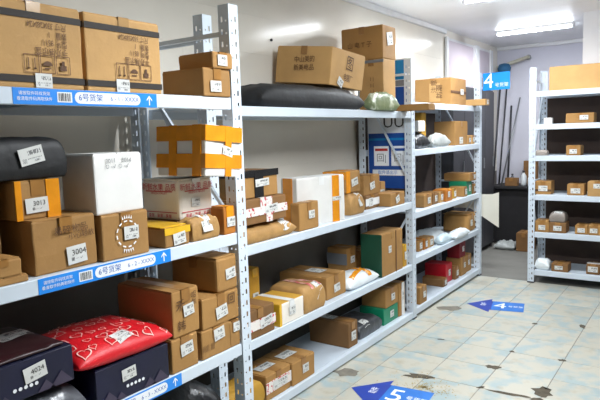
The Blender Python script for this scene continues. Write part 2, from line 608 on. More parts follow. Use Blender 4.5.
def parcel(P, name, label, cat='parcel', m='kraft_paper', labels=(), seed=None, group=None, p=3.0, wr=0.006, seam=0.35, tapes=(), tilt=(0, 0), pw=0.5, fs=7.0):
    x, y, z, w, d, h, yaw = P
    t = thing(name, label, cat, centre(P), yaw, group, tilt)
    pl = Pillow(d, w, h, seed or (len(label) % 17 + 1), p, wr, seam, fs, pw)
    pl.build('wrapping', M[m], t)
    for lb in labels:
        pl.sticker('shipping_label', M['label'], t, *lb)
    for (u, v, a, b, rot, mm) in tapes:
        pl.sticker('tape', M[mm], t, u, v, a, b, rot, n=18, lift=0.004)
    return t, pl

# ------------------------------------------------------------------ the room
WX, XR_, YB, Y0_, CH = -0.50, 4.05, 6.10, -4.0, 2.52    # left wall, right wall, back wall, wall behind, ceiling height

def struct(o):
    return tag(o, kind='structure')

floor = struct(box('floor', WX, XR_, Y0_, YB, -0.12, -0.003, M['cement']))
TS, TX0, TY0 = 0.32, 0.505 - 0.96, 1.285 - 0.32 * 9
bm = bmesh.new()
add_box(bm, 0, TS - 0.004, 0, TS - 0.004, -0.012, 0)
bmesh.ops.bevel(bm, geom=[e for e in bm.edges if all(v.co.z > -.001 for v in e.verts)], offset=0.0015, segments=1, affect='EDGES')
bmesh.ops.recalc_face_normals(bm, faces=bm.faces)
tile_me = bpy.data.meshes.new('tile')
bm.to_mesh(tile_me)
bm.free()
tile_me.materials.append(M['tile'])
rng = random.Random(5)
for i in range(14):
    for j in range(17):
        o = link('tile', tile_me, None, floor)
        o.location = (TX0 + i * TS + 0.002, TY0 + j * TS + 0.002, rng.uniform(-0.0006, 0.0004))
box('grout_bed', WX, XR_, TY0, TY0 + 17 * TS, -0.0125, -0.0025, M['grout'], floor)

def patch(cx, cy, rx, ry, rot, m, seed):
    rg = random.Random(seed)
    bm = bmesh.new()
    n = 14
    vs_ = []
    for i in range(n):
        a = 2 * math.pi * i / n
        k = rg.uniform(.55, 1.15)
        px, py = rx * k * math.cos(a), ry * k * math.sin(a)
        vs_.append(bm.verts.new((cx + px * math.cos(R(rot)) - py * math.sin(R(rot)), cy + px * math.sin(R(rot)) + py * math.cos(R(rot)), 0.0008)))
    f = bm.faces.new(vs_)
    bmesh.ops.triangulate(bm, faces=[f])
    o = from_bm('cement_patch', bm, m, floor)
    return o
for k, (cx, cy, rx, ry, rot, m) in enumerate([
        (.06, 1.09, .10, .065, 20, 'patch2'), (.15, 2.66, .12, .09, 30, 'patch2'), (.47, 1.255, .10, .034, 12, 'patch'),
        (.80, 1.615, .05, .036, 10, 'patch'), (.828, 1.93, .022, .022, 0, 'patch'), (1.135, 1.40, .055, .085, 20, 'patch'),
        (1.135, 1.935, .03, .02, 20, 'patch'), (1.13, 2.68, .025, .045, 10, 'patch'), (.82, 2.58, .022, .022, 0, 'patch'),
        (.99, 1.287, .13, .022, 4, 'patch'), (1.13, 1.29, .04, .03, 0, 'patch'), (.83, 1.29, .03, .016, 40, 'patch'),
        (.35, 1.92, .03, .012, 10, 'patch')]):
    patch(cx, cy, rx, ry, rot, M[m], k + 3)
bm = bmesh.new()
rng = random.Random(11)
for k in range(260):
    a, rr = rng.uniform(0, 6.28), abs(rng.gauss(0, .11))
    cx, cy, s_ = .56 + rr * math.cos(a) * 1.1, 1.13 + rr * math.sin(a) * .8, rng.uniform(.003, .007)
    vs_ = [bm.verts.new((cx + s_ * math.cos(b + a) * rng.uniform(.6, 1), cy + s_ * math.sin(b + a), .0012)) for b in (0, 1.3, 2.7, 4.2)]
    bm.faces.new(vs_)
tag(from_bm('floor_grit', bm, mat('grit_tan', (176, 152, 92), 0.8, 0.1), floor), kind='stuff')

wl = struct(box('wall_left', WX - 0.12, WX - 0.0015, Y0_, YB, 0, CH, M['wall']))
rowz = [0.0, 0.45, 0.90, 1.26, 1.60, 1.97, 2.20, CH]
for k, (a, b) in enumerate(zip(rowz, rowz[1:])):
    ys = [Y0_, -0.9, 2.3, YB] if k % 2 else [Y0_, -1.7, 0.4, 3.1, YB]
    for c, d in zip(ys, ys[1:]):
        box('panel', WX - 0.0035, WX, c + .0005, d - .0005, a + .0005, b - .0005, M['lower_shade' if b < 1 else 'wall'], wl)  # lower rows get the darker grey, shelf shade put into the colour
bar('fixing_screw', (WX - .001, 1.187, 2.072), (WX + .008, 1.187, 2.072), .009, M['dark_metal'], wl)
struct(box('wall_back', WX - 0.12, XR_ + .12, YB, YB + 0.12, 0, CH, M['wall_back']))
struct(box('wall_right', XR_, XR_ + .12, Y0_, YB, 0, CH, M['wall_grey']))
struct(box('wall_behind', WX - 0.12, XR_ + .12, Y0_ - .12, Y0_, 0, CH, M['wall_grey']))
struct(box('wall_partition', 0.83, XR_, 4.275, 4.40, 0, CH, M['wall_white']))
ceil = struct(box('ceiling', WX - 0.12, XR_ + .12, Y0_ - .12, YB + .12, CH, CH + .1, M['ceil']))
yy = Y0_
k = 0
while yy < YB - .05:
    box('panel', WX, XR_, yy + .001, min(YB, yy + .6) - .001, CH - .006, CH + .001, M['ceil'], ceil)
    yy += .6
tr_ = struct(box('trim_1', WX, WX + .035, Y0_, 4.2, CH - .055, CH - .006, M['trim'], bevel=.006))
struct(box('trim_2', WX, .83, YB - .03, YB, CH - .05, CH - .006, M['trim'], bevel=.006))

w1 = struct(box('window_1', WX, WX + .012, 4.22, 5.80, .95, 2.44, M['trim']))
for a, b in ((4.25, 5.08), (5.22, 5.70)):
    box('pane', WX + .010, WX + .020, a, b, 1.0, 2.41, M['pane'], w1)
for a, b in ((4.20, 4.25), (5.08, 5.22), (5.70, 5.80)):
    box('window_frame', WX + .008, WX + (.05 if a == 5.08 else .035), a, b, .95, 2.44, M['trim'], w1, bevel=.003)
box('window_sill', WX + .008, WX + .05, 4.2, 5.80, .93, 1.0, M['trim'], w1, bevel=.003)

# ceiling tubes: each fixture carries its own lamp
def tube_light(cx, cy, ln, k, label):
    t = thing('tube_light', label, 'light', (cx, cy, CH - .006), group='ceiling tube lights')
    box('housing', -ln / 2, ln / 2, -.02, .02, -.028, 0, M['fixture'], t, bevel=.004)
    for s in (-1, 1):
        box('end_cap', s * ln / 2 - .012, s * ln / 2 + .012, -.024, .024, -.055, -.0, M['fixture'], t, bevel=.003)
    bm = bmesh.new()
    add_bar(bm, (-ln / 2 + .012, 0, -.041), (ln / 2 - .012, 0, -.041), .0135, 12)
    from_bm('tube', bm, emit('tube_glow_%d' % (k * 100), (236, 244, 255), 62.0), t, smooth=True)
    ld = bpy.data.lights.new('tube_lamp', 'AREA')
    ld.shape = 'RECTANGLE'
    ld.size = ln
    ld.size_y = .04
    ld.energy = TUBE_WATTS * ln * k
    ld.color = (0.93, 0.97, 1.0)
    ld.spread = R(175)
    lo = bpy.data.objects.new('tube_lamp', ld)
    COL.objects.link(lo)
    lo.parent = t
    lo.location = (0, 0, -.058)
for (cx, cy, ln, k), lb in zip(TUBES, ('short white ceiling tube light near the grey back wall', 'white ceiling tube light at the top edge above the aisle end',
                                    'white ceiling tube light over the middle of the aisle, out of view')):
    tube_light(cx, cy, ln, k, lb)

# ------------------------------------------------------------------ racks
def flange(bm, u0, u1, h, holes, fix, t):
    """perforated strip of post: u across, z up; fix maps (u, depth, z) to a point"""
    us = [u0] + [c for hc in holes for c in (hc[0] - hc[1] / 2, hc[0] + hc[1] / 2)] + [u1]
    pitch = .05
    zs = [0.0]
    z = .03
    while z + .03 < h:
        zs += [z, z + .007, z + .022]
        z += pitch
    zs.append(h)
    grid = {}

    def v(i, j, k):
        key = (i, j, k)
        if key not in grid:
            grid[key] = bm.verts.new(fix(us[i], -k * t, zs[j]))
        return grid[key]

    def solid(i, j):
        if i < 0 or j < 0 or i >= len(us) - 1 or j >= len(zs) - 1:
            return False
        if i % 2 == 1 and 0 < j < len(zs) - 2:
            hole = (i - 1) // 2
            ph = (j - 1) % 3
            if hole == 0 and ph == 0:
                return False
            if hole == 1 and ph in (0, 1):
                return False
        return True
    for i in range(len(us) - 1):
        for j in range(len(zs) - 1):
            if not solid(i, j):
                continue
            for k in (0, 1):
                bm.faces.new([v(i, j, k), v(i + 1, j, k), v(i + 1, j + 1, k), v(i, j + 1, k)])
            for di, dj, a, b in ((-1, 0, (0, 0), (0, 1)), (1, 0, (1, 0), (1, 1)), (0, -1, (0, 0), (1, 0)), (0, 1, (0, 1), (1, 1))):
                if not solid(i + di, j + dj):
                    bm.faces.new([v(i + a[0], j + a[1], 0), v(i + b[0], j + b[1], 0), v(i + b[0], j + b[1], 1), v(i + a[0], j + a[1], 1)])

PW = .058
POST = {}
def post(parent, y, rear=False, D=0.0, h=2.0):
    key = (rear, h)
    if key not in POST:
        bm = bmesh.new()
        sx = -1 if rear else 1
        holes = [(PW * .28, .008), (PW * .68, .010)]
        flange(bm, 0, PW, h, holes, lambda u, k, z: Vector((sx * k, u, z)), .0025)
        flange(bm, 0.0026, PW, h, holes, lambda u, k, z: Vector((-sx * u, -k, z)), .0025)
        bmesh.ops.recalc_face_normals(bm, faces=bm.faces)
        me = bpy.data.meshes.new('post')
        bm.to_mesh(me)
        bm.free()
        me.materials.append(M['rack'])
        POST[key] = me
    o = link('post', POST[key], None, parent)
    o.location = (-D if rear else 0, y, 0)
    bm = bmesh.new()
    s = -1 if rear else 1
    add_box(bm, min(0, -s * PW) - .002, max(0, -s * PW) + .002, -.003, PW, 0, .012)
    f = from_bm('foot', bm, M['dark_metal'], parent)
    f.location = o.location
    return o

BH = .05
def rack(name, label, loc, rz, ys, D, bays, backs=(), h=2.0, front_in=.002):
    t = thing(name, label, 'rack', loc, rz)
    for y in ys:
        post(t, y, False, D, h)
        post(t, y, True, D, h)
        yb = y + .012
        for zz in (1.885, .95, .10):
            if zz < h - .05:
                bar('cross_bar', (-PW * .8, yb, zz), (-D + PW * .8, yb, zz), .0125, M['rack'], t, square=True)
        bar('diagonal_brace', (-D + .03, yb + .012, 1.80), (-.02, yb + .012, 1.06), .010, M['rack'], t, square=True)
        bar('diagonal_brace', (-.02, yb + .012, .86), (-D + .03, yb + .012, .18), .010, M['rack'], t, square=True)
    for bi, zs in enumerate(bays):
        a, b = ys[bi] + PW + .001, ys[bi + 1] - .004
        for zz in zs:
            bm = bmesh.new()
            add_box(bm, -.032, -front_in, a, b, zz - BH, zz - .0005)
            bmesh.ops.bevel(bm, geom=bm.edges[:], offset=.0025, segments=1, affect='EDGES')
            from_bm('beam', bm, M['rack'], t)
            box('beam', -D + .002, -D + .032, a, b, zz - BH, zz - .0005, M['rack'], t, bevel=.0025)
            box('shelf_panel', -D + .033, -.033, a, b, zz - .012, zz - .0005, M['shelf'], t)
            for k in (1, 2):
                yc = a + (b - a) * k / 3
                box('stiffener', -D + .034, -.034, yc - .02, yc + .02, zz - .03, zz - .0125, M['shelf'], t)
    for (bi, z0, z1) in backs:
        box('back_panel', -D - .006, -D - .001, ys[bi] + .003, ys[bi + 1] - .003, z0, z1, M['back_board'], t)
    return t

S1 = [1.622, 1.057, .570, .07]
S2 = [1.607, .923, .44, .06]
S3 = [1.68, 1.32, .836, .477, .073]
SR = [1.783, 1.486, 1.199, .837, .487, .126]
rack1 = rack('storage_rack', 'nearest pale steel shelf rack, with blue number strips on its shelf edges', (.219, -2.08, 0), 0, [0, 2.04], .645, [S1])
rack2 = rack('storage_rack', 'long two-bay pale steel shelf rack along the left wall, behind the nearest rack', (0, 0, 0), 0, [.036, 2.235, 3.835], .454, [S2, S3],
             backs=((1, .03, 1.66),))
rack3 = rack('storage_rack', 'six-shelf pale steel rack at the far end right of the passage', (.470, 3.793, 0), -90, [0, 1.6], .454, [SR],
             backs=((0, .03, 1.74),))

def label_strip(parent, z, y0, y1, code):
    """blue paper strip stuck on a beam; local frame of the nearest rack"""
    bm = bmesh.new()
    add_box(bm, -.002, -.0008, y0, y1, z - BH + .001, z - .0015)
    s = from_bm('number_strip', bm, M['strip'], parent)
    ln = y1 - y0
    F = Face('f', 0, ln, BH)
    F.o = Vector((-.0008, y0, z - BH))
    # white pill
    bm = bmesh.new()
    u0, u1, hv = .375 * ln, .860 * ln, .36 * BH
    pts = []
    for k in range(9):
        a = math.pi / 2 + math.pi * k / 8
        pts.append((u0 + hv + hv * math.cos(a), BH / 2 + hv * math.sin(a)))
    for k in range(9):
        a = -math.pi / 2 + math.pi * k / 8
        pts.append((u1 - hv + hv * math.cos(a), BH / 2 + hv * math.sin(a)))
    bm.faces.new([bm.verts.new(F.o + F.U * p[0] + F.V * p[1] + F.N * .0006) for p in pts])
    from_bm('number_field', bm, M['ink_white'], s)
    lettering('lettering', F, [('6号货架', .485, .5, .026, 0, 'CENTER'), (code, .735, .5, .021, 0, 'CENTER')], M['strip_text'], s, .0012)
    lettering('lettering', F, [('请按取件码找货架', .125, .66, .0125, 0, 'CENTER'), ('看清取件码再取快件', .125, .34, .0125, 0, 'CENTER')], M['ink_white'], s, .0008)
    plate('barcode_field', F, .31, .5, .095 * ln, .62 * BH, M['ink_white'], s, lift=.0003, t=.0003)
    bm = bmesh.new()
    rg = random.Random(3)
    u = .27
    while u < .350:
        wd = rg.choice((.002, .004, .006))
        plate_bm(bm, F, u + wd / 2, .5, wd * ln, .48 * BH, 0, .0008, .0002)
        u += wd + rg.choice((.003, .005))
    from_bm('barcode', bm, M['ink'], s)
    bm = bmesh.new()
    c = F.at(.935, .5, .0006)
    for a, b, cc, dd in ((-.0022, .0022, -.017, .013),):
        bm.faces.new([bm.verts.new(c + F.U * p + F.V * q) for p, q in ((a, cc), (b, cc), (b, dd), (a, dd))])
    for sg in (-1, 1):
        bm.faces.new([bm.verts.new(c + F.U * p + F.V * q + F.N * .0001) for p, q in ((0, .017), (sg * .012, .003), (sg * .012, -.0025), (0, .011))])
    from_bm('up_arrow', bm, M['ink_white'], s)
for z, a, b, code in ((S1[0], -.979, -.446, '6 - 1 - XXXX'), (S1[1], -.949, -.421, '6 - 2 - XXXX'), (S1[2], -.920, -.401, '6 - 3 - XXXX')):
    label_strip(rack1, z, a + 2.08, b + 2.08, code)

# cartons: near bottom front corner x, y, z, width, depth, height, turn
G = {
    'T2': (0.200, -0.716, 1.622, 0.313, 0.400, 0.250, 0),
    'T3': (0.225, -0.211, 1.622, 0.158, 0.231, 0.111, 0),
    'T4': (0.235, -0.163, 1.733, 0.117, 0.189, 0.064, 0),
    'A4': (0.186, -0.935, 1.057, 0.221, 0.330, 0.169, 0),
    'A6': (0.203, -0.704, 1.057, 0.198, 0.300, 0.157, 0),
    'A5': (0.189, -0.707, 1.214, 0.198, 0.184, 0.205, 0),
    'A3': (0.137, -0.956, 1.226, 0.151, 0.300, 0.121, 0),
    'A2': (0.130, -1.025, 1.350, 0.231, 0.280, 0.133, 0),
    'A1': (0.100, -1.126, 1.057, 0.139, 0.300, 0.292, 0),
    'M2': (0.211, -1.117, 1.057, 0.135, 0.100, 0.023, 0),
    'M1': (0.211, -1.114, 1.080, 0.124, 0.100, 0.053, 0),
    'A9': (0.211, -0.437, 1.057, 0.123, 0.240, 0.074, 0),
    'A10': (0.211, -0.297, 1.057, 0.155, 0.085, 0.080, 0),
    'A11': (0.199, -0.118, 1.057, 0.072, 0.075, 0.117, 0),
    'A7': (0.120, -0.272, 1.131, 0.196, 0.223, 0.166, 0),
    'A8': (0.265, -0.268, 1.297, 0.222, 0.265, 0.200, 0),
    'C3': (0.211, -0.773, 0.570, 0.330, 0.350, 0.134, 0),
    'C5': (0.211, -0.438, 0.570, 0.139, 0.300, 0.135, 0),
    'C4': (0.211, -0.423, 0.705, 0.139, 0.315, 0.181, 0),
    'C8': (0.211, -0.277, 0.570, 0.170, 0.250, 0.121, 0),
    'C7': (0.211, -0.268, 0.691, 0.222, 0.300, 0.129, 0),
    'C6': (0.211, -0.172, 0.820, 0.126, 0.270, 0.147, 0),
    'C9': (0.211, -0.108, 0.570, 0.062, 0.150, 0.114, 0),
    'D2': (-0.050, 1.167, 1.717, 0.457, 0.411, 0.243, 2),
    'D3': (-0.060, 1.917, 1.607, 0.195, 0.194, 0.371, 0),
    'D4': (-0.060, 1.898, 1.978, 0.209, 0.334, 0.231, 0),
    'E3': (-0.008, 0.215, 0.923, 0.498, 0.250, 0.110, 0),
    'E2': (-0.008, 0.220, 1.033, 0.414, 0.250, 0.130, 0),
    'E1': (-0.021, 0.261, 1.163, 0.308, 0.200, 0.156, 0),
    'E4': (-0.008, 0.742, 0.923, 0.195, 0.076, 0.156, 0),
    'E5': (-0.097, 0.850, 0.923, 0.403, 0.140, 0.285, -12),
    'E8': (-0.059, 1.400, 0.923, 0.190, 0.150, 0.143, 0),
    'E6': (-0.107, 1.420, 1.066, 0.200, 0.171, 0.144, 0),
    'E9': (-0.110, 1.699, 0.923, 0.197, 0.150, 0.098, 0),
    'E7': (-0.122, 1.695, 1.021, 0.243, 0.150, 0.140, 0),
    'E10': (-0.021, 1.909, 0.923, 0.237, 0.140, 0.094, 0),
    'E11': (-0.180, 1.945, 0.923, 0.200, 0.140, 0.165, 0),
    'F1': (-0.246, 0.572, 0.440, 0.091, 0.100, 0.277, 0),
    'F2': (-0.008, 0.244, 0.440, 0.239, 0.250, 0.149, 0),
    'F3': (-0.008, 0.527, 0.440, 0.228, 0.220, 0.121, 0),
    'F4': (-0.008, 0.765, 0.440, 0.224, 0.266, 0.158, 0),
    'F5': (-0.049, 1.066, 0.440, 0.231, 0.360, 0.144, 0),
    'F7': (-0.262, 1.675, 0.440, 0.145, 0.161, 0.197, 0),
    'F8': (-0.232, 1.828, 0.440, 0.222, 0.120, 0.157, 0),
    'F9': (-0.014, 1.737, 0.440, 0.346, 0.160, 0.307, 0),
    'F10': (-0.022, 2.118, 0.440, 0.054, 0.100, 0.169, 0),
    'G2': (-0.027, 0.415, 0.060, 0.218, 0.200, 0.138, 0),
    'G3': (-0.017, 0.638, 0.060, 0.224, 0.220, 0.134, 0),
    'G4': (-0.039, 1.300, 0.060, 0.120, 0.307, 0.168, 0),
    'G6': (-0.049, 1.825, 0.060, 0.234, 0.200, 0.120, 0),
    'G7': (-0.046, 1.855, 0.180, 0.209, 0.200, 0.134, 0),
    'G8': (-0.042, 2.071, 0.060, 0.101, 0.150, 0.257, 0),
    'H1': (-0.020, 3.112, 1.680, 0.385, 0.337, 0.236, 0),
    'I2': (-0.030, 3.235, 1.320, 0.346, 0.198, 0.218, 0),
    'I3': (-0.030, 3.585, 1.320, 0.085, 0.080, 0.077, 0),
    'I4': (-0.025, 3.680, 1.320, 0.085, 0.080, 0.084, 0),
    'J1': (-0.045, 2.562, 0.836, 0.168, 0.061, 0.106, 0),
    'J2': (-0.053, 2.771, 0.836, 0.123, 0.120, 0.102, 0),
    'J3': (-0.050, 2.921, 0.836, 0.085, 0.120, 0.096, 0),
    'J4': (-0.029, 3.006, 0.836, 0.158, 0.120, 0.105, 0),
    'J5': (-0.053, 3.243, 0.836, 0.090, 0.120, 0.091, 0),
    'J6': (-0.016, 3.429, 0.836, 0.096, 0.086, 0.093, 0),
    'J7': (-0.030, 3.530, 0.836, 0.155, 0.168, 0.134, 0),
    'J9': (-0.020, 3.700, 0.836, 0.075, 0.100, 0.099, 0),
    'J8': (-0.010, 3.560, 0.970, 0.200, 0.250, 0.081, 0),
    'K4': (-0.020, 3.520, 0.477, 0.240, 0.189, 0.175, 0),
    'K5': (-0.078, 2.519, 0.477, 0.090, 0.100, 0.091, 0),
    'K6': (-0.067, 2.616, 0.477, 0.074, 0.100, 0.093, 0),
    'K7': (-0.070, 2.709, 0.477, 0.121, 0.100, 0.086, 0),
    'L1': (-0.080, 3.131, 0.073, 0.155, 0.203, 0.172, 0),
    'L2': (-0.082, 2.991, 0.073, 0.121, 0.200, 0.073, 0),
    'L7': (-0.015, 2.395, 0.073, 0.143, 0.100, 0.140, 0),
    'L4': (-0.050, 3.292, 0.073, 0.093, 0.150, 0.123, 0),
    'L5': (-0.050, 3.450, 0.073, 0.140, 0.150, 0.176, 0),
    'L6': (-0.060, 3.600, 0.073, 0.170, 0.150, 0.172, 0),
    'L3': (-0.060, 3.430, 0.249, 0.190, 0.120, 0.154, 0),
    'R1': (0.633, 3.820, 1.783, 0.716, 0.300, 0.212, -90),
    'R2': (0.777, 3.820, 1.486, 0.230, 0.150, 0.087, -90),
    'R3': (0.785, 3.820, 1.199, 0.120, 0.150, 0.089, -90),
    'R4': (0.513, 3.863, 0.837, 0.141, 0.150, 0.123, -90),
    'R5': (0.792, 3.859, 0.837, 0.142, 0.150, 0.101, -90),
    'R6': (0.969, 3.742, 0.837, 0.157, 0.150, 0.132, -90),
    'R7': (0.529, 3.813, 0.487, 0.121, 0.150, 0.111, -90),
    'R8': (0.651, 3.819, 0.487, 0.146, 0.150, 0.098, -90),
    'R9': (0.650, 3.818, 0.585, 0.137, 0.150, 0.093, -90),
    'R10': (0.869, 3.827, 0.487, 0.107, 0.150, 0.083, -90),
    'R11': (0.980, 3.820, 0.487, 0.113, 0.150, 0.091, -90),
    'R12': (0.526, 3.786, 0.126, 0.133, 0.150, 0.105, -90),
    'R13': (0.675, 3.816, 0.126, 0.146, 0.150, 0.076, -90),
    'R14': (0.968, 3.835, 0.126, 0.110, 0.150, 0.088, -90),
    'R15': (0.594, 3.820, 1.486, 0.065, 0.060, 0.056, -90),
    'R16': (0.519, 3.820, 1.199, 0.105, 0.080, 0.038, -90),
    'A12': (0.110, -0.280, 1.057, 0.200, 0.250, 0.074, 0),
}

# position of the near bottom front corner, width along the front, depth, height, turn
def P(k, **kw):
    v = dict(zip('x y z w d h yaw'.split(), G[k]))
    v.update(kw)
    return tuple(v[q] for q in 'x y z w d h yaw'.split())

# ---- nearest rack, top shelf
def banded(t, d, w, h, lift):
    for fc in 'fs':
        F = Face(fc, d, w, h)
        for v, b in ((.84, .020), (.105, .020)):
            plate('printed_band', F, .5, v, F.su, b, M['ink'], t, lift=lift - .0014, t=.0005)
    F = Face('f', d, w, h)
    X = 180
    lettering('printed_text', F, [('手办展示盒', .83, .44, .027, X, 'LEFT', .8), ('型号 8511', .83, .545, .025, X, 'LEFT', .8), ('数量   1', .83, .64, .024, X, 'LEFT', .8),
                                  ('尺寸 33X28X24', .83, .745, .024, X, 'LEFT', .8)], M['ink_brown'], t, lift)
    for k in range(3):
        u, v, a, b = .44 + .165 * k, .285, .046, .052
        bm = bmesh.new()
        for du, dv, aa, bb in ((-.5, 0, .002, b), (.5, 0, .002, b), (0, -.5, a, .002), (0, .5, a, .002)):
            plate_bm(bm, F, u + du * a / w, v + dv * b / h, aa, bb, 0, lift, .0002)
        if k == 0:
            for sg in (-1, 1):
                plate_bm(bm, F, u + sg * .010 / w, v, .003, .034, 0, lift, .0002)
                plate_bm(bm, F, u + sg * .010 / w, v - .014 / h, .009, .004, 0, lift, .0002)
        elif k == 1:
            c = F.at(u, v, lift)
            bm.faces.new([bm.verts.new(c + F.U * (.016 * math.cos(math.pi * q / 8)) + F.V * (-.004 + .014 * math.sin(math.pi * q / 8))) for q in range(9)])
            plate_bm(bm, F, u, v - .012 / h, .022, .004, 0, lift, .0002)
        else:
            plate_bm(bm, F, u, v - .008 / h, .022, .016, 0, lift, .0002)
            plate_bm(bm, F, u, v + .006 / h, .010, .014, 0, lift, .0002)
        from_bm('handling_icon', bm, M['ink_brown'], t)

p = P('T2')
carton(P('T2', y=p[1] - p[3] - .016, x=.205), 'display_box_carton', 'big light brown carton with black bands, cut off by the left picture edge', m='k_light', tape='t_clear',
       labels=[('f', .55, .09, .054, .042), ('t', .55, .2, .07, .05)], print_=banded, group='twin cartons with black bands')
carton(p, 'display_box_carton', 'big light brown carton with black bands and upside-down print, right one of the twin pair', m='k_light', tape='t_clear',
       labels=[('f', .44, .09, .054, .042)], print_=banded, group='twin cartons with black bands')
carton(P('T3'), 'flat_carton', 'low brown carton on the top shelf beside the twin banded cartons', m='k_mid', labels=[('f', .42, .36, .062, .042)])
carton(P('T4'), 'flat_carton', 'shallow brown carton lying on the low carton against the first rack post', m='k_mid', labels=[('f', .45, .5, .055, .042)])

# ---- nearest rack, second shelf
carton(P('A1'), 'carton', 'tan carton at the left edge under the end of the black parcel', m='k_light')
carton(P('M2', w=.145), 'flat_carton', 'very flat brown carton at the left end of the second shelf, the lower one', m='k_mid', tape=None)
carton(P('M1'), 'flat_carton', 'small flat brown carton lying on a flatter one at the left edge', m='k_mid')
carton(P('A4'), 'carton', 'brown carton labelled 3004 standing above the left end of a blue strip', m='k_mid', seam='x', amp=.006,
       labels=[('f', .64, .27, .070, .058, 4, '3004')],
       text=[('f', [('易碎物品', .58, .76, .028, 3, 'CENTER', 1.1), ('小心轻放', .74, .63, .024, 3, 'CENTER', 1.0)], 'ink_brown')])
carton(P('A3'), 'carton', 'orange taped carton labelled 3013 under the black parcel', m='k_mid', amp=.005, tilt=(0, 0),
       bands=[('f', 'v', .08, .020, 't_orange'), ('f', 'v', .84, .046, 't_orange')], labels=[('f', .46, .36, .075, .046, 2, '3013')])
t, pl = parcel(P('A2', w=.262, h=.13), 'black_parcel', 'black plastic parcel with white sticker on the orange taped carton', m='black_matt', p=9, wr=.004, seam=.3, pw=.25)
F = Face('f', .28, .262, .13)
F.o.x += .003
plate('shipping_label', F, .52, .56, .080, .052, M['label'], t, 12, lift=.004)
def rosette(t, d, w, h, lift):
    F = Face('f', d, w, h)
    bm = bmesh.new()
    c = F.at(.52, .52, lift)
    for k in range(12):
        a, b = 2 * math.pi * k / 12, 2 * math.pi * (k + .55) / 12
        for r0, r1 in ((.043, .048),):
            bm.faces.new([bm.verts.new(c + F.U * (r * math.cos(q)) + F.V * (r * math.sin(q))) for r, q in ((r0, a), (r1, a), (r1, b), (r0, b))])
    for sg in (-1, 1):
        for k in range(5):
            q = sg * (math.pi / 2) + (k - 2) * .16
            bm.faces.new([bm.verts.new(c + F.U * (r * math.cos(q + e)) + F.V * (r * math.sin(q + e))) for r, e in ((.054, -.06), (.068, 0), (.054, .06))])
    from_bm('white_emblem', bm, M['ink_white'], t)
carton(P('A6'), 'carton', 'brown carton with white emblem round its sticker, under the white carton', m='k_mid', labels=[('f', .60, .54, .062, .046)], print_=rosette)
def handwriting(t, d, w, h, lift):
    F = Face('f', d, w, h)
    lettering('handwriting', F, [('3011', .33, .87, .021, 2, 'CENTER'), ('3014', .66, .87, .021, -2, 'CENTER'), ('○ ~√  ○ ~√', .46, .775, .018, 0, 'CENTER')], M['ink_grey'], t, lift)
carton(P('A5'), 'white_carton', 'plain white carton with handwritten numbers on the second shelf', m='white_card', tape=None, print_=handwriting, amp=.004)
carton(P('A12'), 'carton', 'brown carton hidden below the cream box with red print', m='k_dark')
carton(P('A9'), 'carton', 'low carton with yellow tape over its top beside the emblem carton', m='k_mid', tape='t_yellow', flap_m='k_yellow',
       bands=[('f', 'h', .82, .026, 't_yellow'), ('t', 'h', .5, .2, 't_yellow')], labels=[('f', .55, .40, .062, .044, 6)])
t, pl = parcel(P('A10', d=.088, h=.088), 'crumpled_parcel', 'crumpled kraft parcel in front of the cream box with red print', m='kraft_paper', labels=[(.62, .05, .06, .05, 5)], wr=.012, p=6, pw=.3, fs=14)
carton(P('A11', x=.214), 'carton', 'orange-brown taped carton against the first rack post under the hanging taped box', m='k_orange', tape='t_orange', labels=[('f', .55, .45, .05, .04)])
def redprint(t, d, w, h, lift):
    for fc, k in (('s', 1.0), ('f', .95)):
        F = Face(fc, d, w, h)
        lettering('red_printing', F, [('新鲜水果 品质', .5, .80, .032 * k, 0, 'CENTER', 1.0), ('FRESH FRUIT', .5, .66, .012, 0, 'CENTER', 1.4), ('果果 · 果果 · 果果', .5, .10, .018, 0, 'CENTER', 1.0)], M['ink_red'], t, lift)
        bm = bmesh.new()
        plate_bm(bm, F, .5, .71, F.su * .7, .004, 0, lift, .0002)
        plate_bm(bm, F, .5, .20, F.su * .9, .003, 0, lift, .0002)
        from_bm('red_rule', bm, M['ink_red'], t)
carton(P('A7'), 'printed_carton', 'cream carton with rows of red print under the orange taped box', m='cream_card', tape='t_white', r=.016, labels=[('f', .45, .42, .05, .036)], print_=redprint)
carton(P('A8', w=.205, z=G['A8'][2] + .008), 'taped_box', 'white box wrapped in wide orange tape perched on the red printed carton', m='white_card', tape='t_orange', amp=.006,
       bands=[('s', 'h', .84, .060, 't_orange'), ('s', 'h', .30, .056, 't_orange'), ('f', 'h', .84, .060, 't_orange'), ('f', 'h', .30, .056, 't_orange'),
              ('s', 'v', .34, .042, 't_orange'), ('s', 'v', .84, .046, 't_orange'), ('f', 'v', .62, .036, 't_orange')],
       labels=[('f', .60, .50, .058, .036, -12)], tilt=(-4.5, 0))

# ---- nearest rack, third shelf
def navy_print(num):
    def fn(t, d, w, h, lift):
        F = Face('f', d, w, h)
        for k in range(5):
            bm = bmesh.new()
            c = F.at(.5, .30, lift) + F.U * ((k - 2) * .017)
            bm.faces.new([bm.verts.new(c + F.U * (.006 * math.cos(q * math.pi / 5)) + F.V * (.006 * math.sin(q * math.pi / 5))) for q in range(10)])
            from_bm('white_dot', bm, M['ink_white'], t)
        for u, s_ in ((.15, .04), (.30, .025), (.70, .03), (.86, .04)):
            bm = bmesh.new()
            c = F.at(u, 0.02, lift)
            bm.faces.new([bm.verts.new(c + F.U * a + F.V * b) for a, b in ((-s_, 0), (s_, 0), (0, s_ * 1.1))])
            from_bm('triangle', bm, M['navy_tri'], t)
    return fn
carton(P('C3', w=.318), 'gift_box', 'navy gift box with white dots under the red heart mailer', m='navy', tape=None, r=.003, amp=.001, labels=[('f', .42, .62, .060, .042, 4)], print_=navy_print(0))
